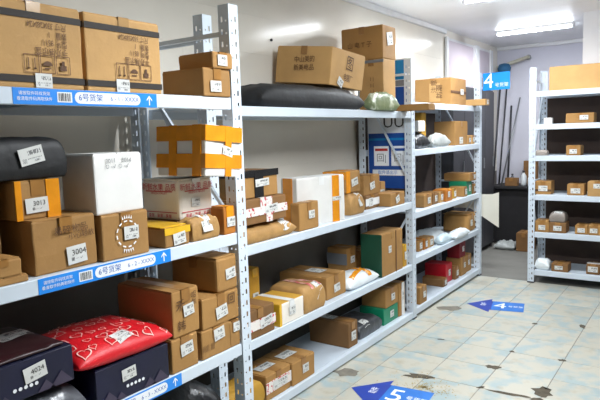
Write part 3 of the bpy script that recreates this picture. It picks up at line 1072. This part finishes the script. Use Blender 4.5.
t, pl = parcel((.20, -1.16, .570, .36, .32, .128, 0), 'grey_bag', 'crumpled grey plastic bag under the left navy gift box', m='grey_poly', wr=.008, p=4, seam=.3)
carton((.205, -1.17, .706, .325, .34, .118, 0), 'gift_box', 'navy gift box labelled 4024 at the left edge of the third shelf', m='navy', tape=None, r=.003, amp=.001,
       labels=[('f', .60, .60, .072, .048, 8, '4024')], print_=navy_print(0))
t, pl = parcel((.222, -.838, .709, .40, .36, .080, 0), 'heart_mailer', 'red poly mailer printed with pale hearts lying on the navy gift box', 'mailer', m='red_poly', p=4, wr=.004, seam=.3, pw=.45,
               labels=[(.74, .02, .075, .052, 14)], seed=4, tilt=(-1.5, 0))
rng = random.Random(21)
for i in range(6):
    for j in range(7):
        cu, cv = -.84 + i * .34 + rng.uniform(-.07, .07), -.84 + j * .28 + rng.uniform(-.05, .05)
        s_, rot = rng.uniform(.015, .025), rng.uniform(-.7, .7)
        if abs(cv - .02) < .17 and abs(cu - .74) < .2:
            continue
        bm = bmesh.new()
        pts = []
        for k in range(25):
            a = 2 * math.pi * k / 24
            hx = 16 * math.sin(a) ** 3 / 16
            hy = (13 * math.cos(a) - 5 * math.cos(2 * a) - 2 * math.cos(3 * a) - math.cos(4 * a)) / 16
            pts.append((hx * math.cos(rot) - hy * math.sin(rot), hx * math.sin(rot) + hy * math.cos(rot)))
        prev = None
        for k, (hx, hy) in enumerate(pts):
            row = []
            for q in (1.0, .80):
                u = cu - hy * q * s_ / (pl.d / 2)
                v = cv + hx * q * s_ / (pl.w / 2)
                u, v = max(-.985, min(.985, u)), max(-.985, min(.985, v))
                row.append(bm.verts.new(pl.top(u, v, .0035)))
            if prev:
                bm.faces.new((prev[0], row[0], row[1], prev[1]))
            prev = row
        from_bm('heart', bm, mat('heart_ink', (240, 188, 178), 0.4, 0.04), t)
carton(P('C5', h=.134), 'carton', 'brown carton on the third shelf right of the red mailer, below a taller one', m='k_mid', labels=[('f', .55, .62, .065, .048, 6)])
carton(P('C4'), 'carton', 'tall brown carton with dark print above the carton right of the red mailer', m='k_mid', labels=[('f', .58, .54, .055, .045, 6)],
       text=[('f', [('禾', .28, .66, .05, 0, 'CENTER'), ('韩', .30, .22, .045, 0, 'CENTER'), ('食品', .80, .75, .03, 90, 'CENTER')], 'ink_brown')])
carton(P('C8'), 'carton', 'brown carton at the bottom of the stack of three on the third shelf', m='k_mid', labels=[('f', .58, .72, .062, .05, 6)], text=[('f', [('||||| |||', .2, .4, .03, 0, 'CENTER')], 'ink_brown')])
carton(P('C7'), 'carton', 'brown carton in the middle of the stack of three on the third shelf', m='k_mid', labels=[('f', .5, .42, .068, .05, 8)], text=[('f', [('回', .78, .70, .05, 0, 'CENTER')], 'ink_brown')])
carton(P('C6', w=.128), 'carton', 'brown carton on top of the stack of three beside the first rack post', m='k_mid', seam='y', labels=[('f', .62, .5, .06, .045, 5)], r=.012)
carton(P('C9'), 'carton', 'narrow brown carton between the stack of three and the first rack post', m='k_mid', labels=[('f', .6, .75, .04, .04)])
t, pl = parcel((.200, -1.17, .826, .30, .32, .016, 0), 'maroon_parcel', 'flat dark maroon parcel with pale sticker lying on the left navy gift box', m='maroon_dark', wr=.004, p=6, pw=.3, labels=[(-.2, .6, .12, .07, 10)])
t, pl = parcel((.205, -.80, .071, .745, .50, .40, 0), 'rubbish_bag', 'big black plastic bag on the lowest shelf of the nearest rack', 'bag', m='black_poly', wr=.014, p=3.0, seam=.3)

# ---- long rack, first bay, top shelf
t, pl = parcel((-.012, .45, 1.607, 1.08, .41, .138, 0), 'black_parcel', 'long black plastic wrapped parcel on the top shelf under a brown carton', m='black_matt', wr=.012, p=4.5, seam=.3, seed=6, pw=.34, fs=9,
               labels=[(.80, .78, .06, .045, 0)])
carton(P('D2', z=1.768, h=.228, x=-.055, w=.44, d=.40), 'carton', 'brown carton with printed characters lying on the long black parcel', m='k_light', seam='y', labels=[('f', .28, .12, .07, .05, -25)], amp=.005, tilt=(-2.5, 6.5),
       text=[('s', [('中山美的', .52, .64, .042, 3, 'CENTER', .9), ('新美电品', .52, .42, .042, 3, 'CENTER', .9)], 'ink_brown'),
             ('f', [('图', .52, .64, .10, -5, 'CENTER'), ('电器厂', .5, .25, .05, -5, 'CENTER', .8)], 'ink_brown')])
carton(P('D3', y=1.90), 'carton', 'upright brown carton standing below the topmost carton next to the blue board', m='k_light', labels=[('s', .5, .16, .04, .05)], seam='y',
       bands=[('s', 'h', .955, .02, 'ink_grey')], text=[('s', [('二 三 二', .55, .5, .035, 90, 'CENTER')], 'ink_brown')])
carton(P('D4'), 'carton', 'topmost brown carton set on the upright carton near the ceiling corner', m='k_mid', seam='y', labels=[('f', .5, .62, .09, .09, 10)],
       text=[('s', [('山 电 T 子', .45, .45, .045, 0, 'CENTER')], 'ink_brown')])
t, pl = parcel((.022, 1.57, 1.607, .42, .075, .125, 0), 'olive_bag', 'crumpled olive green plastic bag at the end of the black parcel', 'bag', m='olive_poly', wr=.018, p=2.6, seam=.3, fs=16)
carton((.215, 2.045, 1.607, .12, .30, .045, 0), 'long_flat_carton', 'long flat brown carton sticking out from the top shelf in front of the middle post', m='k_mid', tape='t_clear', r=.004)

# ---- long rack, first bay, second shelf
t, pl = parcel(P('E3', h=.088), 'padded_mailer', 'kraft padded mailer lying flat under the red taped carton', 'mailer', m='kraft_paper', wr=.008, p=5, labels=[(.84, .62, .07, .05, 15)])
carton(P('E2', z=1.022, h=.128, w=.40), 'carton', 'brown carton bound with crossing red and white tape', m='k_dark', tape='t_red', amp=.006,
       bands=[('f', 'h', .48, .042, 't_red'), ('f', 'v', .62, .05, 't_red')], labels=[('f', .66, .52, .11, .04, 4)])
carton(P('E1', z=1.152, h=.135), 'carton', 'brown carton with black taped top on the red taped carton', m='k_mid', tape='t_black', amp=.005, flap_m='k_dark',
       bands=[('f', 'h', .90, .034, 't_black'), ('f', 'v', .48, .07, 't_black'), ('s', 'h', .9, .034, 't_black')], labels=[('f', .56, .55, .11, .038, 2)])
carton(P('E4', d=.062), 'carton', 'small brown carton in front of the tall white box', m='k_mid', labels=[('f', .60, .55, .06, .045)])
carton(P('E5'), 'white_box', 'tall white box with an upright orange tape band on the second shelf', m='white_card', tape='t_white', amp=.003, bands=[('f', 'v', .80, .06, 't_orange'), ('s', 'v', .45, .08, 't_orange')],
       labels=[('f', .82, .5, .08, .025)])
t, pl = parcel(P('E8', h=.136, d=.2), 'crumpled_parcel', 'crumpled kraft parcel under the orange taped carton right of the white box', m='kraft_paper', wr=.012, p=6, pw=.3, fs=12, labels=[(.80, .45, .07, .05, 10)])
carton(P('E6'), 'carton', 'carton with orange tape over its top behind the white box', m='k_mid', tape='t_orange', seam='y', bands=[('f', 'v', .16, .05, 't_orange'), ('s', 'h', .8, .05, 't_orange')], labels=[('f', .58, .48, .085, .05, 10)])
carton(P('E9'), 'carton', 'small carton with blue and white labels under a plain brown one', m='k_dark', labels=[('f', .35, .5, .06, .06)], bands=[('f', 'h', .5, .05, 't_white')])
carton(P('E7'), 'carton', 'square brown carton stacked on the small carton with blue and white labels', m='k_mid', labels=[('f', .5, .46, .07, .05, 10)])
carton(P('E10'), 'carton', 'low brown carton at the right end of the second shelf by the middle post', m='k_mid', labels=[('f', .45, .5, .06, .05, 20)])
carton(P('E11'), 'carton', 'taller brown carton behind the low one at the right end of the second shelf', m='k_light', labels=[('f', .7, .5, .07, .05)])

# ---- long rack, first bay, third shelf
carton(P('F1'), 'carton', 'narrow upright yellow carton behind the white and yellow box', m='k_yellow', tape='t_yellow', labels=[('f', .5, .4, .05, .05)])
carton(P('F2'), 'carton', 'brown carton with a slanting red print tape next to the first rack post', m='k_dark', bands=[('f', 'h', .45, .05, 't_red')], labels=[('f', .68, .46, .10, .05, 8)], amp=.006)
carton(P('F3'), 'carton', 'box with yellow top and white front on the third shelf', m='cream_card', tape='t_white', flap_m='k_yellow', bands=[('s', 'h', .5, .12, 't_yellow'), ('f', 'v', .03, .02, 't_yellow')], labels=[('f', .5, .55, .06, .05)])
t, pl = parcel(P('F4', h=.15), 'taped_parcel', 'rounded brown parcel bound with pink printed tape', m='kraft_paper', wr=.006, p=7, pw=.28,
               tapes=[(.0, -.1, .026, .25, 0, 't_pink'), (.0, .35, .022, .25, 20, 't_pink')], labels=[(.80, .5, .07, .05, 5)])
carton(P('F5'), 'carton', 'wide brown carton with a sticker on top beside the orange taped white bag', m='k_mid', labels=[('f', .5, .42, .07, .05, 5), ('t', .55, .45, .09, .12)])
t, pl = parcel((-.02, 1.30, .44, .41, .20, .085, 0), 'white_bag', 'white plastic mailer with orange tape on the third shelf', 'mailer', m='white_poly', wr=.007, p=3.5, seam=.3, seed=9,
               tapes=[(.30, .1, .32, .034, 14, 't_orange'), (.1, .42, .05, .17, 0, 't_orange')])
carton(P('F7'), 'carton', 'brown carton with a large grey printed panel on its side, back of third shelf', m='k_mid', labels=[('f', .55, .55, .06, .05)], bands=[('s', 'h', .60, .08, 'ink_grey')])
carton(P('F8'), 'carton', 'small brown carton left of the tall green-sided box', m='k_mid', labels=[('f', .55, .5, .06, .05)])
carton(P('F9'), 'tall_carton', 'tall brown carton with a dark green side near the middle post', m='k_mid', bands=[('s', 'h', .5, .302, 'green_dark'), ('f', 'v', .66, .008, 'ink_brown')], labels=[('f', .36, .6, .045, .05)], tape='t_clear')
carton(P('F10'), 'carton', 'small orange carton squeezed between the tall green-sided box and the middle post', m='k_yellow', tape='t_yellow', labels=[('f', .5, .5, .04, .06)])

# ---- long rack, first bay, bottom shelf
t, pl = parcel((-.03, .13, .06, .275, .16, .14, 0), 'yellow_parcel', 'crumpled yellow parcel low down behind the first rack post', m='k_yellow', wr=.010, p=6, pw=.3)
carton(P('G2'), 'carton', 'brown carton with red print tape on the lowest shelf next to the yellow parcel', m='k_mid', bands=[('f', 'h', .5, .06, 't_red')], labels=[('f', .55, .5, .13, .045), ('t', .45, .45, .13, .06)])
carton(P('G3'), 'carton', 'brown carton with a sticker on top, second from the first post on lowest shelf', m='k_mid', labels=[('f', .56, .52, .06, .05), ('t', .4, .5, .13, .07)])
carton(P('G4'), 'carton', 'deep brown carton standing alone in the middle of the lowest shelf', m='k_dark', seam='x', labels=[('f', .5, .45, .06, .06), ('t', .5, .6, .07, .10)])
t, pl = parcel((-.05, 1.47, .06, .33, .26, .10, 0), 'grey_parcel', 'dark grey plastic parcel on the lowest shelf', m='dkgrey_poly', wr=.008, p=6, pw=.3, labels=[(.75, -.3, .07, .06, 0)])
carton(P('G6'), 'carton', 'green carton on the lowest shelf under a brown one', m='green', tape=None, labels=[('f', .55, .5, .06, .05)], r=.003, amp=.001)
carton(P('G7', w=.205), 'carton', 'brown carton stacked on the green carton on the lowest shelf', m='k_mid', labels=[('f', .55, .5, .06, .05)])
carton(P('G8'), 'tall_carton', 'upright brown carton with a white strip at the foot of the middle post', m='k_mid', bands=[('f', 'v', .6, .045, 't_white')], labels=[('f', .6, .6, .04, .07)])

# ---- long rack, second bay
carton(P('H1'), 'carton', 'large brown carton on the top shelf of the far bay', m='k_mid', seam='y', labels=[('f', .7, .5, .08, .05)], bands=[('f', 'h', .48, .02, 'ink_brown')],
       text=[('s', [('注意', .55, .7, .06, 90, 'CENTER'), ('防潮', .70, .5, .06, 90, 'CENTER')], 'ink_brown')], print_=lambda t, d, w, h, lift: plate('paper_slip', Face('s', d, w, h), .56, .48, .10, .16, M['k_light'], t, lift=lift - .0014))
carton((.12, 3.62, 1.68, .12, .22, .058, 0), 'long_flat_carton', 'thin flat brown carton sticking out beside the blue sign with the 4', m='k_light', r=.004, labels=[('f', .5, .5, .05, .04)])
carton((-.03, 2.43, 1.456, .13, .10, .085, 0), 'white_box', 'little white box on the black bag of the far bay', m='white_card', tape=None, r=.003)
t, pl = parcel((-.015, 2.36, 1.32, .28, .20, .135, 0), 'black_bag', 'black plastic bag next to the middle post on the far bay', 'bag', m='black_poly', wr=.012, p=2.6, seam=.3)
carton((-.10, 2.66, 1.32, .09, .06, .29, 0), 'upright_tube_box', 'slim upright yellow carton behind the silver bag', m='k_yellow', tape=None, r=.004)
t, pl = parcel((-.005, 2.67, 1.32, .40, .085, .115, 0), 'silver_bag', 'crumpled silver grey plastic bag in front of the slim yellow carton', 'bag', m='silver_poly', wr=.014, p=2.2, seam=.3)
carton(P('I2', w=.33), 'carton', 'big brown carton on the second shelf of the far bay', m='k_mid', tape='t_brown', labels=[('f', .45, .2, .09, .06)])
carton(P('I3'), 'carton', 'tiny brown carton beside the big carton of the far bay', m='k_mid', labels=[('f', .5, .5, .05, .04)])
carton(P('I4'), 'carton', 'tiny brown carton next to the far post below the sign with the 4', m='k_light', labels=[('f', .5, .5, .05, .04)])
carton(P('J1', d=.12), 'carton', 'brown carton first in the row on the middle shelf of the far bay', m='k_mid', labels=[('f', .6, .5, .06, .05)], group='row of small cartons on the far bay')
carton(P('J2'), 'carton', 'brown carton second in the row on the middle shelf of the far bay', m='k_dark', labels=[('f', .5, .5, .05, .05)], group='row of small cartons on the far bay')
carton(P('J3', w=.08), 'carton', 'light brown carton third in the row on the middle shelf of the far bay', m='k_light', labels=[('f', .5, .5, .05, .05)], group='row of small cartons on the far bay')
carton(P('J4'), 'carton', 'orange carton fourth in the row on the middle shelf of the far bay', m='k_orange', tape='t_orange', labels=[('f', .4, .6, .05, .05)], group='row of small cartons on the far bay')
carton(P('J5'), 'carton', 'slim yellowish carton fifth in the row on the middle shelf of the far bay', m='k_yellow', labels=[('f', .5, .5, .05, .05)], group='row of small cartons on the far bay')
carton(P('J6', d=.14), 'carton', 'brown carton just before the green carton on the far bay', m='k_mid', labels=[('f', .5, .5, .05, .05)], group='row of small cartons on the far bay')
carton(P('J7'), 'carton', 'green carton on the middle shelf of the far bay', m='green', tape=None, labels=[('f', .6, .5, .05, .06)], r=.003, amp=.001)
carton(P('J9'), 'carton', 'small dark brown carton between the green carton and the far post', m='k_dark', labels=[('f', .5, .5, .04, .05)])
carton(P('J8', h=.075), 'carton', 'flat brown carton laid across the green carton on the far bay', m='k_mid', labels=[('f', .7, .5, .05, .04)])
t, pl = parcel((-.09, 2.88, .477, .34, .24, .10, 0), 'white_bag', 'white plastic parcel farthest back of the pale bags on the far bay', 'mailer', m='white_poly', wr=.010, p=2.8)
t, pl = parcel((.02, 3.13, .477, .37, .10, .075, 0), 'white_bag', 'white plastic parcel in front of the big round-cornered carton', 'mailer', m='white_poly', wr=.010, p=2.8)
t, pl = parcel((-.01, 2.86, .477, .26, .075, .08, 0), 'pale_bag', 'pale blue plastic parcel between small cartons and white bags', 'mailer', m='pale_poly', wr=.012, p=2.6)
carton(P('K4', y=3.54, w=.25, d=.25), 'carton', 'big round-cornered brown carton beside the hanging white sheet', m='k_mid', r=.03, amp=.006, labels=[('f', .4, .5, .06, .06), ('f', .8, .7, .05, .05)])
carton(P('K5'), 'carton', 'tiny brown carton nearest the middle post below the row of small cartons', m='k_mid', labels=[('f', .5, .5, .05, .05)])
carton(P('K6'), 'carton', 'tiny orange carton in the middle of three below the row of small cartons', m='k_orange', labels=[('f', .5, .5, .04, .05)])
carton(P('K7'), 'carton', 'tiny light brown carton next to the pale blue parcel', m='k_light', labels=[('f', .5, .5, .06, .05)])
carton(P('L7'), 'carton', 'small brown carton low down against the middle post of the far bay', m='k_mid', labels=[('f', .6, .5, .05, .05)])
carton(P('L2', x=-.05, w=.10), 'flat_carton', 'flat greyish brown carton in front of the red box', m='k_dark', labels=[('f', .5, .5, .05, .04)])
carton(P('L1'), 'red_box', 'bright red box on the bottom shelf of the far bay', m='red_card', tape=None, labels=[('f', .55, .5, .05, .06)], r=.003, amp=.001)
carton(P('L4'), 'carton', 'slim dark brown carton right beside the bright red box', m='k_dark', labels=[('f', .5, .5, .05, .05)])
carton(P('L5'), 'carton', 'brown carton under the dark red box on the bottom shelf', m='k_mid', labels=[('f', .6, .55, .05, .05)])
carton(P('L6', h=.168), 'carton', 'brown carton at the far end of the bottom shelf', m='k_mid', labels=[('f', .5, .55, .05, .05)])
carton(P('L3', w=.16), 'red_box', 'dark red box stacked on a brown carton on the bottom shelf', m='maroon', tape=None, labels=[('f', .6, .5, .05, .05)], r=.003, amp=.001)

# ---- far right rack
carton(P('R1'), 'long_carton', 'long light brown carton lying on top of the far right rack', m='k_light', tape=None, r=.004, amp=.002)
carton(P('R2'), 'carton', 'flat wide brown carton alone on the second shelf of the far right rack', m='k_mid', labels=[('f', .65, .55, .07, .04)])
carton(P('R15'), 'small_carton', 'tiny white carton at the left end of the second shelf, far right rack', m='white_card', tape=None, r=.002)
carton(P('R3'), 'carton', 'small square brown carton on the third shelf of the far right rack', m='k_mid', labels=[('f', .5, .4, .06, .04)])
t, pl = parcel(P('R16', h=.05), 'grey_parcel', 'small grey parcel at the left end of the third shelf, far right rack', m='taupe_poly', wr=.004, p=6, pw=.3)
carton(P('R4'), 'carton', 'brown carton at the left end of the fourth shelf, far right rack', m='k_mid', labels=[('f', .5, .45, .08, .05)], bands=[('f', 'h', .30, .02, 'ink_brown')])
carton(P('R5'), 'carton', 'brown carton in the middle of the fourth shelf, far right rack', m='k_mid', labels=[('f', .5, .4, .08, .045)])
carton(P('R6', y=3.80), 'carton', 'brown carton by the right edge on the fourth shelf, far right rack', m='k_light', labels=[('f', .5, .7, .06, .04)])
carton(P('R7'), 'carton', 'brown carton at the left end of the fifth shelf, far right rack', m='k_mid', labels=[('f', .5, .4, .06, .045)])
carton(P('R8'), 'carton', 'brown carton under the grey plastic parcel on the fifth shelf', m='k_dark', labels=[('f', .5, .45, .07, .045)])
t, pl = parcel(P('R9', z=G['R8'][2] + G['R8'][5] + .001), 'grey_parcel', 'grey plastic parcel on top of a brown carton, far right rack', m='taupe_poly', wr=.006, p=5, pw=.35, labels=[(.5, .1, .07, .05, 0)])
carton(P('R10'), 'carton', 'left one of two low brown cartons on the fifth shelf near the right edge', m='k_mid', labels=[('f', .5, .45, .06, .04)])
carton(P('R11'), 'carton', 'right one of two low brown cartons on the fifth shelf, at the right edge', m='k_mid', labels=[('f', .4, .45, .06, .04)])
t, pl = parcel(P('R12', y=3.81), 'white_bag', 'white plastic parcel at the left end of the lowest shelf, far right rack', 'mailer', m='white_poly', wr=.012, p=2.8)
carton(P('R13'), 'carton', 'flat grey-brown carton in the middle of the lowest shelf, far right rack', m='k_dark', labels=[('f', .45, .5, .07, .035)])
carton(P('R14'), 'carton', 'brown carton with white tape at the right end of the lowest shelf, far right rack', m='k_dark', labels=[('f', .5, .55, .08, .05)], bands=[('t', 'h', .5, .05, 't_white')])

# ------------------------------------------------------------------ notice board, signs, stickers
t = thing('notice_board', 'tall blue and white notice board fixed behind the middle post', 'notice board', (0, 2.284, 1.02))
box('board', -.40, -.055, .0, .004, 0, .99, M['board_white'], t, bevel=.002)
F = Face('s', .345, 0, .99)
F.o = Vector((-.40, -.0004, 0))
def panel(nm, x0, x1, z0, z1, m, lift=.0):
    return plate(nm, F, ((x0 + x1) / 2 + .40) / .345, ((z0 + z1) / 2 - 1.02) / .99, x1 - x0, z1 - z0, M[m], t, lift=lift, t=.0006)
panel('blue_panel', -.392, -.06, 1.02, 1.450, 'board_blue')
panel('blue_panel', -.392, -.06, 1.66, 1.80, 'board_blue')
panel('grey_stripe', -.392, -.06, 1.805, 1.85, 'ink_grey')
panel('cyan_panel', -.392, -.06, 1.855, 2.0, 'board_cyan')
panel('pale_line', -.392, -.06, 1.395, 1.412, 'board_cyan', .0008)
for x0, x1, m in ((-.345, -.215, 'board_red'), (-.195, -.065, 'board_blue')):
    pn = panel('paper_notice', x0, x1, 1.195, 1.35, 'ink_white', .0008)
    q = plate('heading_bar', F, ((x0 + x1) / 2 + .40) / .345, (1.322 - 1.02) / .99, x1 - x0 - .02, .02, M[m], pn, lift=.0016)
    lettering('symbol', F, [('回|', ((x0 + x1) / 2 + .40) / .345, (1.255 - 1.02) / .99, .07, 0, 'CENTER')], M['ink_grey'], pn, .0020)
st = panel('white_strip', -.36, -.065, 1.12, 1.165, 'ink_white', .0008)
lettering('lettering', F, [('取件请出示', .5, (1.142 - 1.02) / .99, .034, 0, 'CENTER')], M['ink_blue'], st, .0018)
lettering('lettering', F, [('UU', .66, (1.530 - 1.02) / .99, .12, 0, 'CENTER', 1.1)], M['ink'], t, .0010)

t = thing('rack_number_sign', 'bright blue hanging sign with a white 4 on the far rack post', 'sign', (.137, 3.898, 1.83), -4)
box('panel', -.132, .132, -.002, .002, 0, .165, M['sign'], t)
F = Face('s', .264, 0, .165)
F.o = Vector((-.132, -.0022, 0))
lettering('numeral', F, [('4', .22, .5, .20, 0, 'CENTER')], M['ink_white'], t, .0008)
lettering('lettering', F, [('号货架', .70, .26, .044, 0, 'CENTER')], M['ink_white'], t, .0008)
box('clip', -.140, -.126, -.003, .004, .04, .125, M['metal'], t)

def floor_arrow(x, y, rot, num, label):
    t = thing('floor_arrow_sticker', label, 'floor sticker', (x, y, .0012), rot, 'blue floor arrows')
    def poly(nm, pts, m, z=.0):
        bm = bmesh.new()
        f = bm.faces.new([bm.verts.new((a, b, z)) for a, b in pts])
        e = bmesh.ops.extrude_face_region(bm, geom=[f])
        for v in [g for g in e['geom'] if isinstance(g, bmesh.types.BMVert)]:
            v.co.z += .0008
        return from_bm(nm, bm, m, t)
    poly('arrow_head', [(0, 0), (.19, .19), (.19, .125), (.20, .125), (.20, -.125), (.19, -.125), (.19, -.19)], M['arrow_head'])
    poly('arrow_body', [(.20, .125), (.45, .125), (.45, -.125), (.20, -.125)], M['arrow_body'])
    F = Face('t', 0, 0, 0)
    F.o, F.U, F.V, F.N, F.su, F.sv = Vector((0, 0, .0008)), Vector((1, 0, 0)), Vector((0, 1, 0)), Vector((0, 0, 1)), 1, 1
    lettering('numeral', F, [(num, .265, 0, .21, 0, 'CENTER')], M['ink_white'], t, .0006)
    lettering('lettering', F, [('号货架', .385, 0, .05, 0, 'CENTER', .8), ('取件', .135, .02, .05, 90, 'CENTER', .8)], M['ink_white'], t, .0006)
floor_arrow(.213, 2.847, 12, '4', 'blue arrow sticker with a 4 on the floor by the far bay')
floor_arrow(.20, .912, 6, '5', 'blue arrow sticker with a 5 on the floor, cut by the bottom edge')

# white sheet sticking out of the end of the long rack
bm = bmesh.new()
n = 14
rows = []
for i in range(n + 1):
    s = i / n
    x = -.30 + .475 * s
    zt = .825 - .012 * math.sin(s * 3) + (.018 * max(0, (s - .85) / .15))
    zb = .665 - (.17 * max(0, (s - .35) / .65))
    y = 3.935 - .05 * s * s + .012 * math.sin(s * 5)
    rows.append([(x, y, zb + (zt - zb) * k / 4) for k in range(5)])
vf = [[bm.verts.new(q) for q in r_] for r_ in rows]
vb = [[bm.verts.new((q[0], q[1] + .006, q[2])) for q in r_] for r_ in rows]
for i in range(n):
    for k in range(4):
        bm.faces.new((vf[i][k], vf[i + 1][k], vf[i + 1][k + 1], vf[i][k + 1]))
        bm.faces.new((vb[i][k], vb[i][k + 1], vb[i + 1][k + 1], vb[i + 1][k]))
    bm.faces.new((vf[i][0], vb[i][0], vb[i + 1][0], vf[i + 1][0]))
    bm.faces.new((vf[i][4], vf[i + 1][4], vb[i + 1][4], vb[i][4]))
for k in range(4):
    bm.faces.new((vf[0][k], vf[0][k + 1], vb[0][k + 1], vb[0][k]))
    bm.faces.new((vf[n][k], vb[n][k], vb[n][k + 1], vf[n][k + 1]))
tag(from_bm('foam_sheet', bm, M['foam'], None, smooth=False), 'curved off-white foam sheet sticking out past the far rack post', 'sheet')

# ------------------------------------------------------------------ passage at the back
t = thing('workbench', 'dark workbench against the grey back wall seen through the passage', 'table', (0.1, 5.85, 0))
box('top', -.55, .60, -.25, .22, .70, .735, M['desk'], t, bevel=.004)
box('front_panel', -.53, .58, -.20, -.17, .02, .70, M['desk'], t)
for x in (-.52, .54):
    box('leg', x, x + .04, -.22, .20, 0, .70, M['desk'], t)
def bottle(x, y, h, r, m, label):
    t = thing('bottle', label, 'bottle', (x, y, .735))
    lathe('body', [(r * .9, 0), (r, .01), (r, h * .62), (r * .45, h * .78), (r * .4, h * .86)], m, t)
    lathe('cap', [(r * .48, h * .86), (r * .48, h), (r * .3, h)], M['dark_metal'], t)
bottle(-.07, 5.78, .19, .035, M['white_poly'], 'white spray bottle on the dark workbench')
bottle(-.225, 5.84, .14, .03, M['grey_poly'], 'grey bottle left of the white one on the workbench')
bottle(.03, 5.70, .16, .03, M['white_poly'], 'pale bottle right of the others on the workbench')
carton((-.12, 5.96, .735, .17, .08, .30, -90), 'carton', 'brown carton standing at the back of the dark workbench', m='k_dark')
carton((-.27, 5.66, .735, .15, .10, .10, -90), 'carton', 'low brown carton on the left end of the workbench', m='k_dark')
t, pl = parcel((-.28, 5.22, 0, .25, .26, .09, -90), 'white_sack', 'crumpled pale sack lying on the passage floor', 'sack', m='silver_poly', wr=.03, p=2.4)
carton((-.01, 5.22, 0, .17, .25, .22, -90), 'carton', 'dark brown carton on the passage floor in front of the workbench', m='k_dark', tape='t_brown')
t = thing('locker', 'tall dark grey locker on the left wall beyond the far rack post', 'locker', (-.42, 4.02, 0))
box('body', -.078, .07, 0, 1.40, .04, 1.92, M['dark_metal'], t, bevel=.004)
for k in range(4):
    d = box('door', .07, .084, .004 + .35 * k, .346 + .35 * k, .06, 1.90, M['dark_metal'], t, bevel=.003)
    box('handle', .084, .094, .30 + .35 * k, .315 + .35 * k, 1.0, 1.12, M['metal'], d)
for x in (-.07, .04):
    for y in (.01, 1.36):
        box('leg', x, x + .03, y, y + .03, 0, .04, M['dark_metal'], t)
def pole(a, b, r, m, label, nm='pole'):
    o = bar(nm, a, b, r, M[m])
    return tag(o, label, 'pole')
pole((-.60 + .14, 5.80, .74), (-.45, 6.07, 2.03), .012, 'dark_metal', 'dark pole leaning in the corner, leftmost of the poles above the workbench')
pole((-.40, 5.86, .74), (-.37, 6.08, 1.98), .010, 'dark_metal', 'thin dark pole leaning on the back wall behind the sign')
pole((-.35, 5.80, .74), (-.20, 6.08, 1.85), .009, 'metal', 'thin grey pole leaning to the right on the back wall')
pole((-.30, 5.90, .74), (-.31, 6.085, 1.75), .012, 'dark_metal', 'short dark pole in the middle of the poles on the back wall')
t = thing('wall_arm', 'long pale metal arm fixed to the back wall above the sign', 'bracket', (-.10, 6.10, 2.35))
bar('tube', (0, -.06, 0), (-.36, -.16, -.115), .024, M['pale_metal'], t)
bm = bmesh.new()
add_bar(bm, (0, 0, 0), (0, -.02, 0), .036, 16)
from_bm('wall_plate', bm, M['metal'], t, smooth=False)
bar('stub', (0, -.01, 0), (0, -.085, 0), .02, M['pale_metal'], t)
lathe('blue_cover', [(.02, -.20), (.07, -.18), (.085, -.12), (.06, -.07), (.02, -.06)], M['cloth_blue'], t).location = (-.27, -.14, 0)
